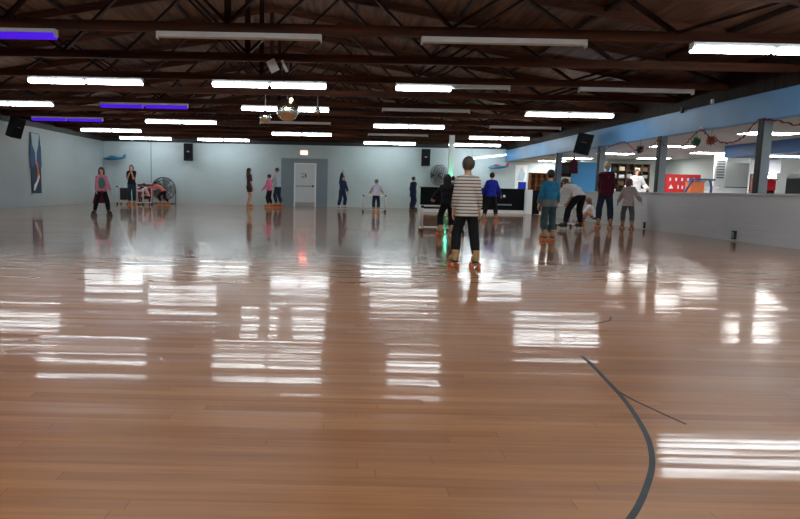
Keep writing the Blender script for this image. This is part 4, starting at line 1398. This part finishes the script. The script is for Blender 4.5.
person('child in a white top crouching by the half wall beside the blond adult', (7.50, 18.5), R(60), 1.22, lean=32, head=(12, 0), hip=(0, -.16, .0), seat=.24, feet=((-.14, .20, .2), (.14, .22, -.2)), hands=((-.2, .26, .22), (.2, .28, .22)),
       shirt='white_cloth', trousers='grey_cloth', hair='hair_lightbrown', hairstyle='long', loose=.018)
person('boy in a royal blue hooded top and black trousers skating away', (4.79, 19.4), R(-12), 1.47, lean=8, head=(10, 0), feet=((-.19, -.02, .12), (.17, .02, -.12)), hands=((-.30, .14, .74), (.32, .22, .76)),
       shirt='royal', hair='hair_dark', loose=.024, hem=.01)
person('girl in a pink top with a burgundy jacket round her waist skating closer', (-6.69, 17.7), R(200), 1.33, lean=4, head=(-2, -6), feet=((-.17, .06, .35), (.20, .0, -.35)), hands=((-.25, .14, .62), (.14, .20, .72)),
       shirt='pink_cloth', hair='hair_brown', hairstyle='bob', skates=('boot_black', 'wheel_black'), skirt='burgundy', extra='teal_print', loose=.016)
person('girl with long hair in black standing by the trainers at the back wall', (-9.07, 27.5), R(192), 1.76, lean=2, head=(0, 10), feet=((-.10, 0, .1), (.10, 0, -.1)), hands=((-.05, .20, 1.36), (.10, .2, 1.30)),
       shirt='black_cloth', sleeve=.4, trousers='dark_denim', hair='hair_lightbrown', hairstyle='long', loose=.014)
person('girl in a coral top and black leggings bent over a white trainer', (-7.98, 28.3), R(78), 1.30, lean=62, head=(40, 0), hip=(0, -.1, .06), feet=((-.10, .02, .0), (.10, -.26, 0)), hands=((-.20, .58, .78), (.20, .56, .78)), grip=(True, True),
       shirt='coral', hair='hair_dark', loose=.016)
person('child in a pale pink top crouching beside the dark red bin', (-9.0, 29.2), R(100), 1.28, lean=30, head=(10, 0), hip=(0, -.14, 0), seat=.38, feet=((-.12, .16, .1), (.12, .16, -.1)), hands=((-.18, .36, .62), (.18, .34, .62)),
       shirt='pale_pink', trousers='black_cloth', hair='hair_dark', skates=('boot_black', 'wheel_black'), loose=.02)
person('girl with long hair and bare legs standing sideways at the back wall', (-3.82, 27.0), R(-62), 1.70, lean=0, head=(0, 0), feet=((-.07, .02, 0), (.07, -.02, 0)), hands=((-.18, .14, .86), (.2, .10, .84)),
       shirt='plum', sleeve=.45, trousers='charcoal', leglen=.26, hair='hair_brown', hairstyle='long', loose=.016)
person('child in a hot pink top in front of the adult in dark jeans', (-3.02, 27.8), R(70), 1.44, lean=4, head=(4, 0), feet=((-.09, .05, 0), (.09, -.02, 0)), hands=((-.2, .22, .82), (.22, .20, .84)),
       shirt='hot_pink', hair='hair_dark', loose=.018)
person('adult in a pale shirt and dark jeans guiding the child in pink', (-2.70, 28.35), R(60), 1.79, lean=6, head=(10, 20), feet=((-.10, .05, 0), (.12, -.06, 0)), hands=((-.12, .36, 1.02), (.2, .28, 1.0)),
       shirt='pale_blue_cloth', sleeve=.5, trousers='dark_denim', hair='hair_brown', loose=.018)
person('person in dark clothes with one arm raised right of the exit door', (.22, 28.0), R(-150), 1.47, lean=3, head=(4, 0), feet=((-.12, .06, .1), (.13, -.04, -.1)), hands=((-.20, .16, .78), (.10, .14, 1.62)),
       shirt='navy_cloth', trousers='navy_cloth', hair='hair_dark', hairstyle='bob', skates=('boot_white', 'wheel_white'), loose=.022, tloose=.02)
person('child in a lavender top leaning on a trainer by the back wall', (1.50, 24.05), R(-4), 1.30, lean=26, head=(14, 0), hip=(0, -.06, .02), feet=((-.08, .0, .1), (.09, .02, -.1)), hands=((-.32, .48, .70), (.34, .48, .70)), grip=(True, True),
       shirt='lavender_cloth', sleeve=.5, trousers='dark_denim', hair='hair_grey', loose=.018)
person('boy in a long navy top standing at the end of the black barrier', (3.35, 27.6), R(-60), 1.46, lean=2, head=(0, 0), feet=((-.09, .0, .1), (.09, 0, -.1)), hands=(None, None),
       shirt='navy_cloth', trousers='navy_cloth', hair='hair_dark', loose=.03, tloose=.02, hem=.10, skates=('boot_black', 'wheel_black'))
person('child in a teal top half hidden behind the striped boy', (4.35, 23.6), R(-20), 1.42, lean=4, head=(4, 0), feet=((-.10, .0, .1), (.10, 0, -.1)), hands=(None, None),
       shirt='teal_cloth', trousers='black_cloth', hair='hair_dark', loose=.02)
person('person in bright white clothes behind the half wall by the rental shelves', (11.55, 24.2), R(165), 1.90, lean=4, head=(4, 0), feet=((-.12, .0, .1), (.12, 0, -.1)), hands=((-.40, .2, 1.12), (.40, .22, 1.14)),
       shirt='white_cloth', sleeve=.96, trousers='dark_denim', hair='hair_lightbrown', loose=.03, skates=('boot_black', 'wheel_black'), group='people behind the half wall')
